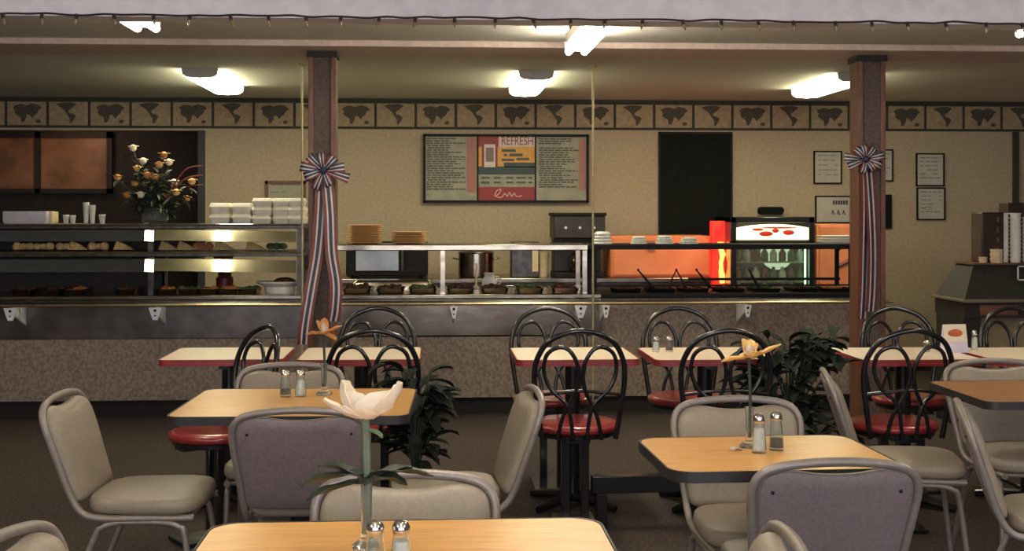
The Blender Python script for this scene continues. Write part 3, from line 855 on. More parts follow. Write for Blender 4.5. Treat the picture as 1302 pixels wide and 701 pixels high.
# ------------------------------------------------------------------ right: salad bar
Yq = YF + .08
x1, x2 = XW(752, Yq), XW(1090, Yq)
zq = ZW(900, 314, Yq)
t = thing('salad_bar_guard', 'black framed salad bar sneeze guard right of the brass pole', 'sneeze guard', (0, Yq, 0))
MB().box((x1, 0, zq - .019), (x2, .4, zq + .019)).build('shelf', M_black, t, bevel=.004)
for px in (757, 1084):
    x = XW(px, Yq)
    for yy in (.03, .35): MB().box((x - .014, yy, .862), (x + .014, yy + .025, zq - .019)).build('post', M_black, t)
MB().tube([(x1, .0, ZW(900, 363, Yq)), (x2, .0, ZW(900, 363, Yq))], .006, 8).build('guard_rail', M_black, t)
MB().box((XW(932, Yq) - .25, .39, .93), (x2, .4, .95)).build('back_bar', M_black, t)
for i, px in enumerate((795, 838, 880, 925, 970, 1018, 1058)):
    t = thing('salad_bin', ['salad bin nearest the brass pole', 'salad bin below the two bowls, left tongs in it', 'salad bin with crossed tongs', 'salad bin in front of the red lit panel', 'salad bin in front of the drink cooler', 'salad bin at the right edge of the cooler', 'salad bin nearest the right post'][i], 'food bin', (XW(px, YF + .28), YF + .28, .862), 0, 'salad bins')
    MB().rings(rrect(.2, .3, .02), [(.9, 0), (1, .022), (1.04, .025), (.95, .025), (.9, .008)]).build('bin', M_black, t)
    mb = MB()
    for q in range(18): mb.ell((random.uniform(-.07, .07), random.uniform(-.11, .1), random.uniform(.014, .028)), (random.uniform(.014, .024),) * 2 + (random.uniform(.01, .016),), 8, 5)
    tag(mb.build('salad', [M_food4, M_food4, M_darkred, M_food4, M_food2, M_food4, M_food3][i], t), kind='stuff')
def tongs(px, py, dx, lab, open_=.03):
    yy = YF + .28; x = XW(px, yy)
    t = thing('serving_tongs', lab, 'tongs', (x, yy, .885))
    for s in (-1, 1):
        MB().tube([(s * open_ - dx / 2, -.05, .0), (s * open_ * .6, -.04, .07), (dx / 2, -.03, .135)], [.008, .006, .005], 6).build('arm', M_blackm, t)
    MB().ell((dx / 2, -.03, .137), (.01, .01, .01), 8, 6).build('hinge', M_blackm, t)
tongs(820, 362, -.11, 'closed black tongs leaning left, nearest the brass pole', .008)
tongs(859, 362, 0, 'open black tongs standing like an upside down V', .06)
tongs(893, 362, -.1, 'closed black tongs leaning beside the red lit panel', .008)
tongs(957, 362, -.07, 'closed tongs in front of the drink cooler', .006)
for i, (px, w_, h_, lab) in enumerate(((766, .075, .09, 'tall white bowl stack just right of the brass pole'), (812, .062, .055, 'white bowl stack, second from the brass pole'), (845, .068, .06, 'white bowl stack, third from the brass pole'), (876, .07, .045, 'low white bowl stack left of the red lit panel'))):
    yy = Yq + .2
    t = thing('bowl_stack', lab, 'bowls', (XW(px, yy), yy, zq + .019), 0, None)
    n = 4
    mb = MB()
    for k in range(n):
        z0 = h_ / n * k
        mb.lathe([(w_ * (1 - .06 * k), z0), (w_ * (1 - .06 * k), z0 + .006), (w_ * (.75 - .04 * k), z0 + h_ / n)], n=22)
    mb.build('bowl', M_white, t)
t = thing('foam_tray_stack', 'flat stack of white foam trays on the salad bar beside the right post', 'trays', (XW(1062, Yq + .2), Yq + .2, zq + .019))
for k in range(3):
    MB().rings(rrect(.25, .2, .03), [(.88, k * .02), (1, k * .02 + .014), (1, k * .02 + .019)]).build('tray', M_foam, t)

# low unit added as painted wall glow, lit red sign, cooler, orange vending front
Yo = 10.55
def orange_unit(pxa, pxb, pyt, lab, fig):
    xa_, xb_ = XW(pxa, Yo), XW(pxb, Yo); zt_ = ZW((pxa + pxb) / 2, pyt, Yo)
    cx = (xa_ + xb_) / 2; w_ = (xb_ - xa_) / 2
    t = thing('orange_cabinet', lab, 'drink machine', (cx, Yo, .0 if pxa > 900 else .9))
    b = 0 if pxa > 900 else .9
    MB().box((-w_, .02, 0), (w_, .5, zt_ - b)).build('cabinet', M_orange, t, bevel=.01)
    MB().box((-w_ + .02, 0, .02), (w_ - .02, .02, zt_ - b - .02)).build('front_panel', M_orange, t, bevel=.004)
    if fig:
        mb = MB()
        mb.tube(cr([(-.1, -.004, 1.18), (0, -.004, 1.2), (.1, -.004, 1.185)], 4), .012, 6)
        mb.ell((.0, -.004, 1.15), (.03, .006, .03))
        mb.tube(cr([(-.02, -.004, .98), (.06, -.004, 1.02), (.12, -.004, 1.05)], 4), .02, 6)
        mb.build('graphic', mat('graphic_brown', (150, 84, 60), None, 10, .6), t)
    else:
        MB().box((-.12, -.012, zt_ - b - .13), (-.06, 0, zt_ - b - .04)).build('coin_plate', M_pink, t)
    return t
orange_unit(777, 905, 300, 'added low cabinet, its orange painted as red glow on the wall beside the sign', False)
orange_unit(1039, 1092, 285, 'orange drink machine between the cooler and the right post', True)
xa_, xb_ = XW(906, Yo - .05), XW(928, Yo - .05)
zA, zB = ZW(917, 281, Yo), .9
t = thing('lit_sign_column', 'upright red lit panel with glowing orange edge beside the cooler', 'lit sign', ((xa_ + xb_) / 2, Yo - .05, 0))
w_ = (xb_ - xa_) / 2
MB().box((-w_, 0, 0), (w_, .12, zA)).build('sign_body', M_neon, t, bevel=.006)
pts = [(w_ * random.uniform(-.1, .15), -.008, .85 + k * .035) for k in range(11)]
MB().tube(pts, [random.uniform(.016, .028) for _ in pts], 8).build('glow_strip', M_glow, t)

Yz = 10.3
xa_, xb_ = XW(929, Yz), XW(1036, Yz); w_ = (xb_ - xa_) / 2; zt_ = ZW(980, 276, Yz)
t = thing('drink_cooler', 'black glass door drink cooler with lit header sign', 'drink cooler', ((xa_ + xb_) / 2, Yz, 0))
mb = MB().box((-w_, 0, 0), (-w_ + .05, .6, zt_)).box((w_ - .05, 0, 0), (w_, .6, zt_)).box((-w_, 0, zt_ - .05), (w_, .6, zt_)).box((-w_, .55, 0), (w_, .6, zt_)).box((-w_, 0, 0), (w_, .6, .3))
mb.box((-w_, 0, ZW(980, 306, Yz) - .03), (w_, .05, ZW(980, 306, Yz)))
mb.build('cabinet', M_blackm, t, bevel=.006)
zs0, zs1 = ZW(980, 305, Yz), ZW(980, 287, Yz)
sg = []
n = 14
for i in range(n + 1):
    u = i / n; x = (-w_ + .055) + u * (2 * w_ - .11)
    sg.append((x, zs1 - .03 * (2 * u - 1) ** 2 * 1.0 + .012))
vs = [(x, -.012, z) for x, z in sg] + [(x, -.012, zs0) for x, z in reversed(sg)]
k = len(vs); vs2 = [(a, .04, c) for a, b, c in vs]
MB().add(vs + vs2, [tuple(range(k))[::-1], tuple(range(k, 2 * k))] + [(i, (i + 1) % k, k + (i + 1) % k, k + i) for i in range(k)]).build('header_sign', M_sign, t, smooth=0)
mb = MB()
for dx, dz, r1, r2 in ((-.06, .05, .06, .022), (.13, .06, .05, .022), (.02, .075, .03, .018), (-.13, .085, .05, .012), (.05, .1, .16, .008)): mb.ell((dx, -.012, zs0 + dz), (r1, .006, r2), 12, 6)
mb.build('sign_picture', M_cherry, t)
for k, py in enumerate((326, 351, 368)):
    z = ZW(980, py + 8, Yz)
    s = MB().box((-w_ + .05, .06, z - .006), (w_ - .05, .54, z + .006)).build('rack_shelf', M_gshelf, t)
    for j in range(8):
        x = -w_ + .09 + j * (2 * w_ - .18) / 7
        MB().lathe([(.03, 0), (.032, .01), (.032, .07), (.014, .095), (.014, .115), (.003, .117)], c=(x, .12, z + .006), n=12).build('bottle', [mat('bottle_green', (70, 100, 60), None, 5, .15), mat('bottle_brown', (96, 50, 34), None, 5, .15), mat('bottle_clear', (170, 180, 160), None, 5, .15)][(j * 2 + k) % 3], s)
li = MB().tube([(w_ - .07, .04, .5), (w_ - .07, .04, zs0 - .05)], .008, 8).build('inside_lamp', mat('cooler_lamp', (200, 255, 190), None, 5, .5, emit=2.5), t)
MB().box((-w_ + .05, -.006, .3), (w_ - .05, -.001, zs0 - .03)).build('glass_door', M_glass, t)

# ================================================================== dining furniture
def leanp(u, v, off=0):
    """point on the leaning chair back: u sideways, v height above the floor"""
    k = (v - .44) / .38
    return Vector((u, -.212 - .125 * k + off, v))

def make_chair():
    t = thing('stacking_chair', 'grey padded chair', 'chair')
    # frame
    half = [(.185, .19, .405), (.19, .05, .405), (.19, -.13, .405), (.192, -.195, .43), leanp(.198, .50), leanp(.208, .58), leanp(.219, .67), leanp(.220, .73), leanp(.200, .768), leanp(.155, .788), leanp(.078, .798), leanp(0, .801)]
    L = [Vector((-p[0], p[1], p[2])) for p in half]; R = [Vector(p) for p in reversed(half[:-1])]
    MB().tube(cr(L + R, 5), .0125, 10, flat=1.0).build('back_frame', M_frame, t, smooth=60)
    for y in (.17, -.1):
        MB().tube([(-.185, y, .405), (.185, y, .405)], .009, 8).build('cross_bar', M_frame, t)
    # seat
    ol = [(.205 * math.copysign(abs(math.cos(a)) ** .45, math.cos(a)), .205 * math.copysign(abs(math.sin(a)) ** .45, math.sin(a))) for a in [2 * PI * (i + .5) / 40 for i in range(40)]]
    ol = [(x * (1 + .06 * (y / .2)), y * .96 + .005) for x, y in ol]
    MB().rings(ol, [(.9, .416), (.96, .42), (.99, .43), (1.0, .445), (.985, .462), (.95, .47)]).rings(ol, [(.951, .4695), (.8, .479), (.5, .484), (.2, .485)]).build('seat', M_vinyl, t, smooth=60)
    # back cushion outline in (u, v) with concave top
    def outline(s=1.0):
        o = []
        pts = [(-.12, .452), (0, .450), (.12, .452), (.168, .458), (.186, .48), (.196, .57), (.206, .66), (.208, .72), (.194, .756), (.165, .773), (.12, .779), (.06, .770), (0, .767), (-.06, .770), (-.12, .779), (-.165, .773), (-.194, .756), (-.208, .72), (-.206, .66), (-.196, .57), (-.186, .48), (-.168, .458)]
        return [(p.x, p.y) for p in cr([(a, b, 0) for a, b in pts], 3, True)]
    ol = outline()
    ang = math.atan2(.125, .38)
    M = Matrix.Translation((0, -.212 + .125 * .44 / .38, 0)) @ Matrix(((1, 0, 0, 0), (0, -.125 / .38, 1, 0), (0, 1, 0, 0), (0, 0, 0, 1)))
    c = (0, .62)
    MB().rings(ol, [(1, -.004), (1, .008), (.975, .022), (.93, .030), (.8, .036), (.4, .038)], M=M, centre=c).build('back_cushion', M_vinyl, t, smooth=60)
    MB().rings(ol, [(.7, -.016), (.95, -.014), (.985, -.010), (.99, -.004)], M=M, centre=c).build('back_panel', M_vinylb, t, smooth=60)
    # rivets
    mb = MB()
    for s in (-1, 1):
        p = leanp(s * .17, .72, -.016); mb.ell(p, (.005, .004, .005), 8, 6)
    mb.build('rivet', M_black, t)
    for s in (-1, 1):
        x = s * .19
        MB().tube(cr([(x, .0, .392), (x, -.07, .39), (x, -.125, .37), (x, -.15, .33), (x * 1.05, -.29, .0)], 5), .011, 10).build('leg', M_frame, t, smooth=60)
        MB().tube(cr([(x, .0, .392), (x, .09, .39), (x, .14, .375), (x, .163, .33), (x * 1.05, .205, .0)], 5), .011, 10).build('leg', M_frame, t, smooth=60)
    return Proto(t)
chair = make_chair()

def cp(px, dc, rz, lab):
    """px, dc: where the middle of the back's top rail is seen"""
    p = P(px, dc) + Vector((-math.sin(rz), math.cos(rz), 0)) * .33
    return chair.at(p, rz, lab, 'grey padded stacking chairs')
cp(380, 4.12, 0, 'grey padded chair with its back to us, before the left wood table')
cp(516, 3.12, PI, 'grey padded chair facing us across the front wood table')
cp(1066, 3.27, 0, 'grey padded chair with its back to us, before the right wood table')
cp(935, 4.38, PI, 'grey padded chair facing us across the right wood table')
cp(370, 5.36, PI, 'grey padded chair facing us behind the left wood table')
cp(76, 4.48, -PI / 2 - .05, 'grey padded chair in side view left of the left wood table')
cp(681, 4.60, PI / 2 + .08, 'grey padded chair in side view right of the left wood table')
cp(1048, 5.12, -PI / 2 - .22, 'grey padded chair seen edge on, left of the dark wood table at right')
cp(1262, 5.50, PI, 'grey padded chair facing us behind the dark wood table at right')
cp(1219, 4.26, -PI / 2 - .33, 'padded chair seen edge on, in front of the dark wood table at right')
cp(1008, 2.50, PI / 2 - .07, 'padded chair top showing at the bottom edge, right of the front table')
cp(-8, 2.50, -PI / 2 - .22, 'padded chair top showing in the bottom left corner')

# ------------------------------------------------------------------ tables
def table(name, w, d, topm, edgem, loc, rz, lab, cat='table', corner=.05, zt=.75, group=None):
    t = thing(name, lab, cat, loc, rz, group)
    ol = rrect(w - .006, d - .006, corner, 6)
    MB().rings(ol, [(.99, zt - .026), (1, zt - .024), (1, zt - .001), (.998, zt)]).build('tabletop', topm, t)
    oo = rrect(w + .006, d + .006, corner, 6); n = len(oo)
    ii = rrect(w - .004, d - .004, corner, 6)
    vs = []
    for z in (zt - .03, zt - .026, zt - .005, zt + .0005): vs += [(x * (1 if .1 else 1), y, z) for x, y in oo]
    vs += [(x, y, zt + .0005) for x, y in ii] + [(x, y, zt - .03) for x, y in ii]
    fs = []
    for k in range(4):
        for j in range(n):
            a, b = k * n + j, k * n + (j + 1) % n
            fs.append((a, b, b + n, a + n))
    for j in range(n):
        a, b = j, (j + 1) % n
        fs.append((5 * n + a, 5 * n + b, b, a))
    MB().add(vs, fs).build('edge_band', edgem, t)
    MB().tube([(0, 0, .03), (0, 0, zt - .05)], .038, 16).build('column', M_blackm, t)
    mb = MB()
    for k in range(4):
        a = PI / 4 + k * PI / 2; R_ = min(w, d) * .48
        mb.tube([(0, 0, .045), (R_ * .5 * math.cos(a), R_ * .5 * math.sin(a), .036), (R_ * math.cos(a), R_ * math.sin(a), .018)], [.03, .026, .018], 8)
    mb.build('base', M_blackm, t)
    mb = MB()
    for a in (0, PI / 2): mb.box((-.2, -.02, zt - .055), (.2, .02, zt - .03), M=Matrix.Rotation(a, 4, 'Z'))
    mb.build('top_support', M_blackm, t)
    return t
def tpos(pxn, dn, df):
    return P(pxn, (dn + df) / 2)
table('wood_table', .87, .76, M_wood, M_edge, P(513, 2.86 - .38), 0, 'light wood dining table at the bottom of the picture, nearest us', corner=.07)
table('wood_table', .83, .68, M_wood, M_edge, P(382, 4.65), -.03, 'wood dining table at left with chairs on all four sides', corner=.05)
table('wood_table', .66, .52, M_wood, M_edge, P(972, 3.67), .03, 'light wood dining table at right between two facing chairs', corner=.07)
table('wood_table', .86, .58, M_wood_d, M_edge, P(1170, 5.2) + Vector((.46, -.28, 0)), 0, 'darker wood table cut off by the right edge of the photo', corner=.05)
labs = ['cream table with red edge, leftmost of the row before the counter', 'cream table with red edge behind the left wood table and vase flower',
        'cream table with red edge below the brass pole', 'cream table with red edge and a pair of shakers, left of the big plant',
        'cream table with red edge and a photo card, right of the big plant', 'cream table with red edge at the right edge of the picture']
booths = []
for (pxn, lab) in zip((292, 460, 728, 896, 1148, 1308), labs):
    p = P(pxn, 6.24); booths.append(p)
    table('cafe_table', .585, .55, M_tan_top, M_red, p, 0, lab, corner=.04, group='cream cafe tables with red edges')

# ------------------------------------------------------------------ bent steel cafe chairs
def make_cafe():
    t = thing('cafe_chair', 'black bent steel cafe chair with round red seat', 'chair')
    yb = -.2
    def q(x, z): return Vector((x, yb - .06 * (z - .46) / .46 + .10 * (x / .2) ** 2 * .45, z))
    # back: an outer hoop and two crossing loops
    MB().tube(cr([q(-.165, .43), q(-.185, .56), q(-.203, .70), q(-.19, .80), q(-.13, .885), q(0, .925), q(.13, .885), q(.19, .80), q(.203, .70), q(.185, .56), q(.165, .43)], 6), .0125, 10).build('back_hoop', M_blackm, t, smooth=60)
    for s in (-1, 1):
        mb = MB().tube(cr([q(s * .10, .43), q(s * .075, .54), q(s * .02, .66), q(s * .012, .76), q(s * .05, .835), q(s * .1, .85), q(s * .15, .815), q(s * .162, .74), q(s * .13, .66), q(s * .055, .58), q(s * .03, .43)], 6), .0095, 8)
        mb.build('back_loop', M_blackm, t, smooth=60)
    MB().tube(cr([q(-.19, .63), q(-.1, .645), q(0, .655), q(.1, .645), q(.19, .63)], 4), .008, 8).build('back_rail', M_blackm, t, smooth=60)
    MB().lathe([(.17, .445), (.2, .452), (.207, .466), (.203, .48), (.18, .488), (.05, .482)], n=32).build('seat', M_redseat, t, smooth=60)
    MB().lathe([(.178, .425), (.186, .428), (.186, .446), (.17, .447)], n=32).box((-.05, -.17, .41), (.05, .17, .426)).build('seat_frame', M_blackm, t)
    for s in (-1, 1):
        MB().box((s * .045 - .019, -.02, .02), (s * .045 + .019, .02, .412)).build('pedestal_leg', M_blackm, t, bevel=.003)
    MB().box((-.1, -.18, 0), (.1, .18, .02)).build('floor_plate', M_blackm, t, bevel=.004)
    return Proto(t)
cafe = make_cafe()
def cc(px, dc, far, lab, rz=None):
    p = P(px, dc)
    r = (PI if far else 0) if rz is None else rz
    p = p - Vector((-math.sin(r), math.cos(r), 0)) * (-.22)    # px, dc give the back of the chair
    p.z = 0
    return cafe.at(p, r, lab, 'black bent steel cafe chairs')
cc(332, 5.72, False, 'black cafe chair turned sideways at the leftmost cream table', rz=PI / 2 + .58)
cc(480, 6.85, True, 'black cafe chair at the far side of the second cream table from the left')
cc(474, 5.62, False, 'black cafe chair at the near side of the second cream table, behind the magnolia')
cc(697, 6.85, True, 'black cafe chair behind the cream table below the brass pole')
cc(738, 5.60, False, 'black cafe chair with bright red seat, in front of the table below the brass pole')
cc(863, 6.85, True, 'black cafe chair behind the cream table with a pair of shakers')
cc(925, 5.62, False, 'black cafe chair in front of the cream table with shakers, beside the big plant')
cc(1140, 6.85, True, 'black cafe chair behind the photo card table, near the right post')
cc(1158, 5.62, False, 'black cafe chair in front of the cream table with the photo card')
cc(1290, 6.85, True, 'black cafe chair at the far right, behind the last cream table')
# floor beam between the pedestals of the two middle tables
a, b = P(752, 5.78), P(912, 5.84)
mb = MB().box((0, -.03, .16), ((b - a).length - .02, .03, .24))
for xx in (.02, (b - a).length - .1): mb.box((xx, -.03, 0), (xx + .05, .03, .16))
solo('footrest_beam', mb, M_blackm, 'black footrest beam between the two middle cafe chairs', 'footrest', a, math.atan2(b.y - a.y, b.x - a.x), bevel=.004)

# ------------------------------------------------------------------ shakers, vases, flowers
def shaker(loc, fill, lab, h=.105, grp=None, slim=1.0):
    t = thing('salt_shaker' if fill is M_salt else 'pepper_shaker', lab, 'shaker', loc, 0, grp)
    r = .021 * slim
    MB().lathe([(r, 0), (r * 1.02, .004), (r * .95, h * .3), (r * .72, h * .76), (r * .66, h * .76), (r * .88, h * .3), (r * .9, .008), (r * .1, .007)], n=20).build('glass_body', M_glass, t)
    fz_ = .62 if fill is M_salt else .3
    MB().lathe([(r * .87, .0085), (r * .86, h * .3 * min(1, fz_ * 2)), (r * (.93 - .35 * fz_), h * fz_), (r * .05, h * (fz_ + .01))], n=18).build('salt' if fill is M_salt else 'pepper', fill, t)
    MB().lathe([(r * .8, h * .76), (r * .84, h * .78), (r * .84, h * .88), (r * .6, h * .97), (r * .15, h)], n=18).build('cap', M_chrome, t)
TZ = .7505
shaker(P(477, 2.43, TZ), M_pepper, 'pepper shaker on the front table, left of the salt')
shaker(P(510, 2.43, TZ), M_salt, 'salt shaker on the front table')
shaker(P(363, 4.78, TZ), M_pepper, 'pepper shaker on the left wood table', .1)
shaker(P(382, 4.78, TZ), M_salt, 'salt shaker on the left wood table', .1)
shaker(P(965, 3.66, TZ), M_salt, 'tall salt shaker on the right wood table', .115)
shaker(P(987, 3.70, TZ), M_pepper, 'half empty shaker beside the salt on the right wood table', .115)
shaker(P(834, 6.3, TZ), M_salt, 'salt shaker on the cream table left of the big plant', .08, slim=.9)
shaker(P(851, 6.3, TZ), M_pepper, 'pepper shaker on the cream table left of the big plant', .08, slim=.9)
shaker(P(1178, 6.3, TZ), M_pepper, 'pepper shaker on the cream table left of the photo card', .06, slim=.9)
shaker(P(1239, 6.4, TZ), M_salt, 'white salt shaker right of the photo card', .1, slim=.8)

def bud_vase(loc, h, lab):
    t = thing('bud_vase', lab, 'vase', loc)
    MB().lathe([(.03, 0), (.031, .006), (.014, .02), (.011, .04), (.012, h * .9), (.015, h), (.013, h), (.0095, h * .9), (.0085, .045), (.002, .04)], n=18).build('vase_body', M_glass, t)
def flower(loc, base_h, h, kind, lab, mpet):
    t = thing('artificial_flower', lab, 'flower', loc)
    MB().tube(cr([(0, 0, base_h), (.002, 0, h * .5), (-.002, 0, h)], 5), .0085 if kind == 0 else .005, 8).build('stem', M_stem if kind == 0 else M_leaf, t)
    if kind == 0:
        spec = [(-PI * .03, .115, .10, .15, 1.45), (PI * .97, .108, .10, .2, 1.8), (-PI * .5, .06, .11, .0, 1.3), (PI * .5, .06, .08, .2, 1.0), (-PI * .25, .092, .105, .15, 1.6), (-PI * .76, .09, .105, .15, 1.7), (PI * 1.04, .10, .045, .1, .75)]
    elif kind == 1:
        spec = [(-.15, .10, .034, .25, .35), (PI, .085, .036, -.1, -.1), (-PI * .5, .05, .045, .0, .6), (PI * .4, .06, .04, .9, .2), (PI * .72, .06, .045, 1.0, .3), (.5, .05, .04, .8, .3), (-.9, .05, .04, .3, .3)]
    else:
        spec = [(0, .075, .035, .35, .1), (PI, .07, .034, .0, -.1), (-PI * .5, .05, .04, .0, .4), (PI * .5, .06, .035, 1.2, .2), (PI * .8, .06, .035, .8, .3), (-.6, .06, .035, -.4, .1)]
    for az, L, w_, rise, curl in spec:
        mb = MB(); petal(mb, (0, 0, h), az, L, w_, rise, curl, th=.002, tip=.5 if kind else .1, wave=.002, k=9, m=7, rnd=kind == 0)
        mb.build('petal', mpet, t, smooth=60)
    MB().ell((0, 0, h + .018), (.014, .014, .02), 10, 8).build('flower_centre', mat('stamen', (170, 158, 160), (200, 180, 150), 60, .8), t)
    return t
v = P(466, 2.62, TZ)
bud_vase(v, .15, 'slim glass bud vase on the front table')
f1 = flower(v, .03, .27, 0, 'large cream magnolia flower on a tall stem over the front table', M_petal)
for az, L, rise, wd in ((PI * .98, .14, .05, .04), (PI * .85, .12, .35, .035), (-.05, .14, .2, .035), (.25, .11, .4, .04), (PI * 1.1, .13, .0, .03), (-.3, .09, .1, .04), (-PI * .5, .06, .2, .035)):
    mb = MB(); petal(mb, (0, 0, .135 + random.uniform(0, .02)), az, L, wd, rise, -.5, th=.0012, tip=.8, wave=.003, k=8); mb.build('leaf', M_leaf, f1, smooth=60)
mb = MB(); petal(mb, (.0, -.004, .245), -.4, .04, .022, -.1, -.6, th=.0012, tip=.6); mb.build('leaf', M_leafg, f1, label='pale green small leaf')
v = P(953, 3.74, TZ); bud_vase(v, .12, 'slim glass bud vase beside the shakers on the right wood table')
flower(v, .03, .268, 1, 'pale yellow flower over the right wood table', M_petaly)
v = P(412, 4.82, TZ); bud_vase(v, .12, 'slim glass bud vase on the left wood table')
flower(v, .03, .235, 2, 'orange yellow flower in front of the left post', M_petalo)
# creamer / curled receipt on right table
solo('sugar_packet', MB().grid([[(-.02 + .01 * i, -.012 + .024 * j, .003 + .006 * math.sin(i * 1.2)) for j in range(2)] for i in range(5)], .001), M_paper, 'crumpled little white packet beside the bud vase', 'packet', P(938, 3.70, TZ), .3)

# photo card on table five
pc = P(1213, 6.28, TZ)
t = thing('table_tent_card', 'white tent card with food photo on a cream table', 'table card', pc, .1)
h_ = .14; w_ = .062
MB().add([(-w_, -.03, 0), (w_, -.03, 0), (w_, 0, h_), (-w_, 0, h_), (-w_, .03, 0), (w_, .03, 0)], [(0, 1, 2, 3), (5, 4, 3, 2), (0, 3, 4), (1, 5, 2), (0, 4, 5, 1)]).build('card', mat('card_lilac', (222, 212, 232), None, 6, .5), t, smooth=0)
mb = MB().add([(-w_, -.0315 + .03 * .38, .0535), (w_, -.0315 + .03 * .38, .0535), (w_, -.0015, .14), (-w_, -.0015, .14)], [(0, 1, 2, 3)], 0)
mb.ell((0, -.012, .095), (.04, .004, .022), 12, 6, 1)
mb.build('food_photo', [mat('photo_cream', (234, 220, 190), None, 6, .5), mat('photo_orange', (206, 116, 66), (176, 80, 50), 40, .5)], t, smooth=0)

# ------------------------------------------------------------------ floor plants
def plant(loc, lab, targets, n, R_, seedv):
    rnd = random.Random(seedv)
    t = thing('potted_plant', lab, 'plant', loc)
    MB().lathe([(.1, 0), (.13, .2), (.14, .22), (.125, .22), (.11, .19), (.01, .185)], n=24).build('pot', M_pot, t)
    st = MB(); fo = MB()
    for i in range(n):
        a = rnd.uniform(0, 2 * PI); hgt = rnd.uniform(*targets); rr = R_ * rnd.uniform(.25, 1)
        e = Vector((rr * math.cos(a), rr * .8 * math.sin(a), hgt))
        st.tube(cr([(0, 0, .18), (e.x * .3, e.y * .3, .18 + (hgt - .18) * .6), e], 4), .004, 5)
        for k in range(4):
            petal(fo, e - Vector((e.x, e.y, 0)) * .12 * k - Vector((0, 0, .03 * k)), a + rnd.uniform(-1.1, 1.1), rnd.uniform(.1, .17), rnd.uniform(.04, .065), rnd.uniform(-.1, .7), rnd.uniform(-1.2, -.4), th=.001, k=5, m=3, tip=.7)
    st.build('stems', M_leaf, t); fo.build('foliage', M_plant, t, smooth=60)
plant(P(1004, 5.92), 'big dark leafy floor plant between the cream tables at right', (.3, .90), 80, .23, 3)
plant(P(528, 5.50), 'dark leafy floor plant beside the second cream table', (.4, .80), 30, .085, 5)

# ------------------------------------------------------------------ beverage station at right
ys = 8.2
def sx(px, y=ys): return XW(px, y)
def sz(py, y=ys): return ZW(1240, py, y)
t = thing('condiment_station', 'dark wood beverage station with sloping top at the right edge', 'station', (0, ys, 0))
xl = sx(1189, ys + .5); xr_ = xl + 1.1
zt_, zm, zl_ = sz(339), sz(381), sz(405)
xt = sx(1216, ys + .5)
vs = [(xl, 0, zm), (xr_, 0, zm), (xr_, .22, zt_), (xt, .22, zt_), (xl, .5, zm), (xr_, .5, zm), (xr_, .5, zt_), (xt, .5, zt_)]
MB().add(vs, [(0, 1, 2, 3), (3, 2, 6, 7), (0, 3, 7, 4), (1, 5, 6, 2), (4, 7, 6, 5), (0, 4, 5, 1)]).build('sloping_hood', mat('dark_slope', (52, 48, 42), (40, 36, 32), 40, .7), t, smooth=0)
MB().box((xl - .02, -.03, zm - .02), (xr_, .52, zm)).build('countertop', mat('station_trim', (124, 108, 84), None, 20, .5), t, bevel=.004)
MB().box((xl, 0, zl_), (xr_, .5, zm - .02)).build('drawer_front', M_dark, t)
MB().box((xl + .1, -.01, zl_ + .02), (xl + .36, 0, zm - .04)).build('drawer', M_brownw, t, bevel=.003)
MB().box((xl, .02, 0), (xl + .12, .48, zl_)).build('side_panel', M_dark, t)
MB().box((xl + .12, .12, .0), (xr_, .48, zl_)).build('front_panel', mat('tan_panel', (150, 130, 100), None, 20, .7), t)
MB().box((sx(1212, ys + .52), .2, zt_), (xr_, .52, zt_ + .014)).build('top_board', M_brownw, t, bevel=.003)
zz = zt_ + .0142; yq_ = ys + .36
t = thing('brewing_urn', 'tall dark brown dispenser box on the beverage station', 'dispenser', (sx(1257, yq_), yq_, zz))
hh = sz(270, yq_) - zz
MB().box((-.085, -.08, 0), (.075, .1, hh)).build('dispenser_body', mat('urn_brown', (56, 38, 32), (44, 30, 26), 12, .4), t, bevel=.01)
for k in range(4): MB().box((.02, -.085, hh * (.2 + .2 * k)), (.035, -.08, hh * (.3 + .2 * k))).build('slot', M_brownw, t)
solo('dark_box', MB().box((-.06, -.06, 0), (.06, .08, sz(258, yq_) - zz)), mat('urn_brown', (56, 38, 32)), 'dark box behind the foam cup stacks, taller than the dispenser box', 'box', (sx(1284, yq_ + .02) + .02, yq_ + .03, zz), bevel=.006)
def cup_stack(px, y, pyt, r, m, lab, n):
    h_ = sz(pyt, y) - zz
    t = thing('cup_stack', lab, 'cups', (sx(px, y), y, zz))
    for k in range(n):
        z0 = h_ / n * k
        MB().lathe([(r * .86, z0), (r * .98, z0 + h_ / n - .006), (r * 1.06, z0 + h_ / n - .005), (r * 1.06, z0 + h_ / n)], n=18).build('cup', m, t)
cup_stack(1250, ys + .235, 327, .028, M_cupb, 'shortest cream cup stack on the beverage station', 2)
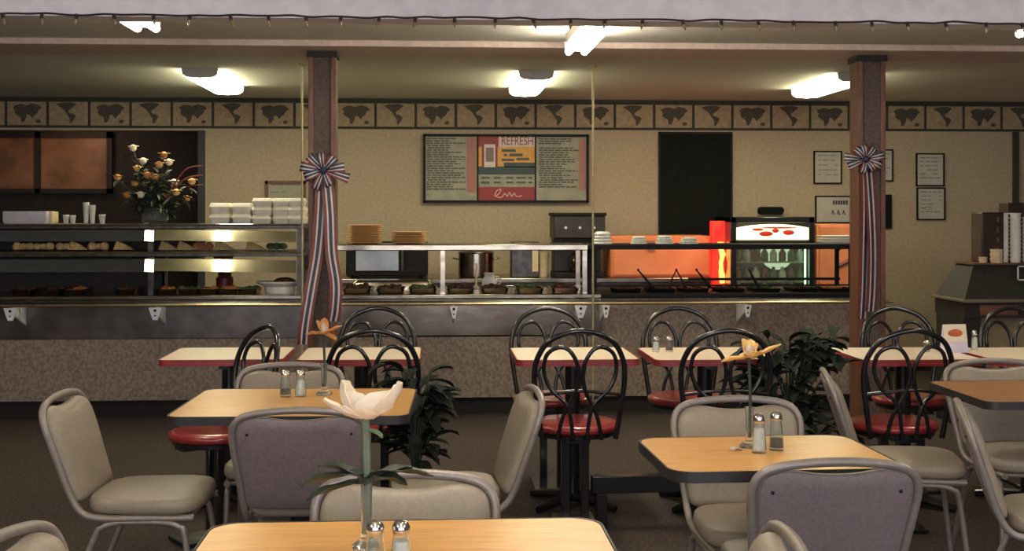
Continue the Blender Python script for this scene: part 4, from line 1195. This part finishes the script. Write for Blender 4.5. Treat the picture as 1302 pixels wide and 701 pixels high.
cup_stack(1267, ys + .235, 317, .045, M_cupb, 'wide low cream cup stack on the beverage station', 3)
cup_stack(1276, ys + .33, 271, .036, M_cup, 'tall white foam cup stack, left one of the tall stacks', 12)
cup_stack(1291, ys + .28, 271, .038, M_cup, 'tall white foam cup stack, middle one of the tall stacks', 12)
cup_stack(1306, ys + .33, 276, .036, M_cup, 'tall white foam cup stack at the very right edge', 12)
zf = sz(357, ys + .1)
t = thing('small_sign_holder', 'small white sign holder on the sloping top at the right edge', 'sign holder', (sx(1300, ys + .1), ys + .085, zt_ - .1))
mb = MB()
for lo, hi in (((-.04, 0, 0), (-.032, .008, .1)), ((.04, 0, 0), (.032, .008, .1)), ((-.04, 0, 0), (.04, .008, .008)), ((-.04, 0, .092), (.04, .008, .1))): mb.box(lo, hi)
mb.build('wire_frame', M_white, t)

# ------------------------------------------------------------------ lights
def light(kind, name, loc, energy, color, size=.1, rot=None):
    l = bpy.data.lights.new(name, kind); l.energy = energy; l.color = color
    if kind == 'POINT': l.shadow_soft_size = size
    if kind == 'AREA': l.size = size
    o = bpy.data.objects.new(name, l); COL.objects.link(o); o.location = loc
    if rot: o.rotation_euler = rot
    return o
light('POINT', 'camera_fill', (.12, .02, 1.56), 26, (1, .97, .93), .06)  # added at the camera, stands in for close light on front table and flower
light('POINT', 'red_sign_glow', (XW(895, 10.2), 10.1, 1.15), 2.6, (1, .25, .12), .08)
light('POINT', 'cooler_glow', (XW(985, 10.55), 10.45, 1.1), .8, (.75, 1, .6), .18)
light('POINT', 'recess_fill', (XW(90, YW + .7), YW + .6, 2.2), 5, (1, .65, .4), .1)  # unseen light added to brighten the brown panes in the opening
o = light('AREA', 'daylight_window', (.5, -3.12, 1.45), 190, (.84, .86, 1), 1, (PI / 2, 0, 0))
o.data.shape = 'RECTANGLE'; o.data.size = 7; o.data.size_y = 1.7
wd = bpy.data.worlds.new('world'); SC.world = wd; wd.use_nodes = True
wd.node_tree.nodes['Background'].inputs[0].default_value = (.3, .28, .26, 1)
wd.node_tree.nodes['Background'].inputs[1].default_value = .0
